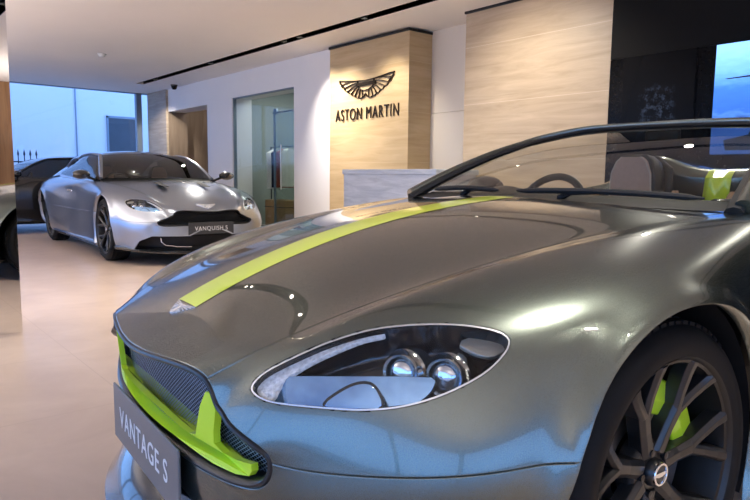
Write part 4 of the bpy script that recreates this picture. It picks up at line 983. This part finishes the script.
MB().lathe([(0,-.10),(.03,-.095),(.052,-.07),(.06,-.03)],24,axis='z').build('camera_dome',R['glossblack'],cd,smooth=True); MB().lathe([(0,-.03),(.066,-.03),(.07,0),(0,0)],24,axis='z').build('camera_base',R['spot'],cd,smooth=True)
# ------------------------------------------------------------------ outside
sbox('ground_outside',[((-40,Y1+.2,-.2),(30,40,-.05)),((-40,-20,-.2),(X0-.2,Y1+.2,-.05)),((X0-.2,-20,-.2),(8,Y0-.2,-.05))],R['street'])
bd=empty('building',(5,19,-.05),label='pale blue rendered building beyond the back window',cat='building')
MB().box((-12,0,0),(10,.3,6.5)).build('facade_wall',R['facade'],bd)
MB().box((.98,-.03,0),(1.77,.0,2.62)).build('doorway',R['dark'],bd); MB().box((.93,-.05,0),(.98,0,2.68)).box((1.77,-.05,0),(1.82,0,2.68)).box((.93,-.05,2.62),(1.82,0,2.68)).build('door_frame',R['frame'],bd)
for x in (-3.2,.12,2.9): MB().box((x-.015,-.03,0),(x+.015,0,6.5)).build('drainpipe',R['frame'],bd)
rl=empty('iron_railing',(3.0,17,-.05),label='black spiked iron railing outside the back window',cat='railing')
for k in range(13):
    x=-.9+.13*k; MB().tube([(x,0,0),(x,0,1.45)],.012,6).lathe([(.012,1.43),(.026,1.48),(0,1.60)],8,axis='z',c=(x,0,0)).build('spike',R['iron'],rl,smooth=True)
for z in (.2,1.28): MB().box((-.98,-.012,z),(.74,.012,z+.03)).build('rail',R['iron'],rl)
# ------------------------------------------------------------------ cars
roadster()
cp=coupe()
for o in cp.children_recursive:
    if o.name.startswith('brake_caliper'): mat_slot(o,M['gloss'])
    if o.name.startswith('number_plate'): mat_slot(o,M['plate_dark'])
dc=copy_tree(cp); dc.name='coupe_car'; dc.location=(1.55,12.35,0); dc.rotation_euler=(0,0,math.pi)
tag(dc,'dark brown coupe parked side-on behind the silver coupe, against the back window','car')
for o in dc.children_recursive:
    for s_ in o.material_slots:
        if s_.material is M['paintQ']: s_.link='OBJECT'; s_.material=M['paintD']
        elif s_.material is M['chrome']: s_.link='OBJECT'; s_.material=M['gloss']
for o in list(dc.children_recursive):
    if o.name.split('.')[0] in ('number_plate','plate_lettering'): bpy.data.objects.remove(o)
# ------------------------------------------------------------------ light
for y in (12.35,9.97): lampat(4.80,y,H-.02,3.3,y-.8,0,60,85)
lampat(4.80,12.35,H-.02,5.5,14.1,1.4,70,50)
lampat(4.80,7.70,H-.02,5.45,7.4,1.5,62,80,1); lampat(4.80,7.32,H-.02,5.45,6.9,1.4,50,80,1); lampat(4.80,5.95,H-.02,5.45,6.3,1.4,30,85,1)
lampat(4.80,4.3,H-.02,4.3,5.0,.8,40,90); lampat(4.2,4.0,H-.02,5.45,4.0,1.2,40,110,1); lampat(4.80,2.3,H-.02,3.4,1.6,0,20,75); lampat(4.80,.6,H-.02,3.2,1.0,0,15,75); lampat(4.80,-1.6,H-.02,3.5,-1.4,0,60,80)  # the wide wash on the travertine is an added lamp, off the track
for y,p_ in zip((5.95,4.85,4.68,3.75,3.58,.45,-.7,-1.6,-2.6,-3.9),(40,22,22,22,22,42,12,24,30,30)): lampat(1.5,y,H-.02,1.5+.2,y-.1,0,p_,95,.9)
def fill_lamp(x,y,z,sx,sy,p,col):  # area lamp without a fixture, added as fill
    L=bpy.data.lights.new('fill_panel_lamp','AREA'); L.shape='RECTANGLE'; L.size=sx; L.size_y=sy; L.energy=p; L.color=col
    o=bpy.data.objects.new('fill_panel_lamp',L); COL.objects.link(o); o.location=(x,y,z)
fill_lamp(6.8,9.6,2.7,1.2,2.0,38,(.95,1,.96)); fill_lamp(6.5,12.6,2.7,.8,1.4,14,(1,.85,.7))  # added fill to brighten the back room and the alcove
def fill_uplight(x,y,z,sx,sy,p,col=(1,.90,.80)):
    fill_lamp(x,y,z,sx,sy,p,col); bpy.context.scene.collection.objects[-1].rotation_euler=(math.pi,0,0)
fill_uplight(-1.6,7.5,1.5,1.6,8,430); fill_uplight(-1.8,-2.5,1.5,2,4,60); fill_uplight(3.2,-4.0,1.5,3,2,60)  # added upward fill hanging in mid-air, only to brighten the ceiling
w=bpy.data.worlds.new('sky'); bpy.context.scene.world=w; w.use_nodes=True; n=w.node_tree.nodes; l=w.node_tree.links
bg=n['Background']; bg.inputs['Strength'].default_value=3.2
tc=n.new('ShaderNodeTexCoord'); sp=n.new('ShaderNodeSeparateXYZ'); cr=n.new('ShaderNodeValToRGB'); l.new(tc.outputs['Generated'],sp.inputs[0]); l.new(sp.outputs[2],cr.inputs[0]); l.new(cr.outputs[0],bg.inputs['Color'])
e=cr.color_ramp.elements; e[0].position=0; e[0].color=(.26,.49,1.0,1); e[1].position=.8; e[1].color=(.24,.46,1.0,1)
# ------------------------------------------------------------------ camera
cam=bpy.data.cameras.new('camera'); co=bpy.data.objects.new('camera',cam); COL.objects.link(co); bpy.context.scene.camera=co
cam.sensor_width=36; cam.lens=635.0*36/750; cam.clip_start=.05; cam.clip_end=200
rt=Vector((.76615995,-.6425559,.01099284)); up=Vector((.06439363,.09377752,.99350855)); fw=Vector((.63941566,.7604786,-.11322509))
co.matrix_world=Matrix(((rt.x,up.x,-fw.x,0),(rt.y,up.y,-fw.y,0),(rt.z,up.z,-fw.z,.96400),(0,0,0,1)))
vs_=bpy.context.scene.view_settings; vs_.view_transform='Standard'; vs_.look='None'; vs_.exposure=0.12
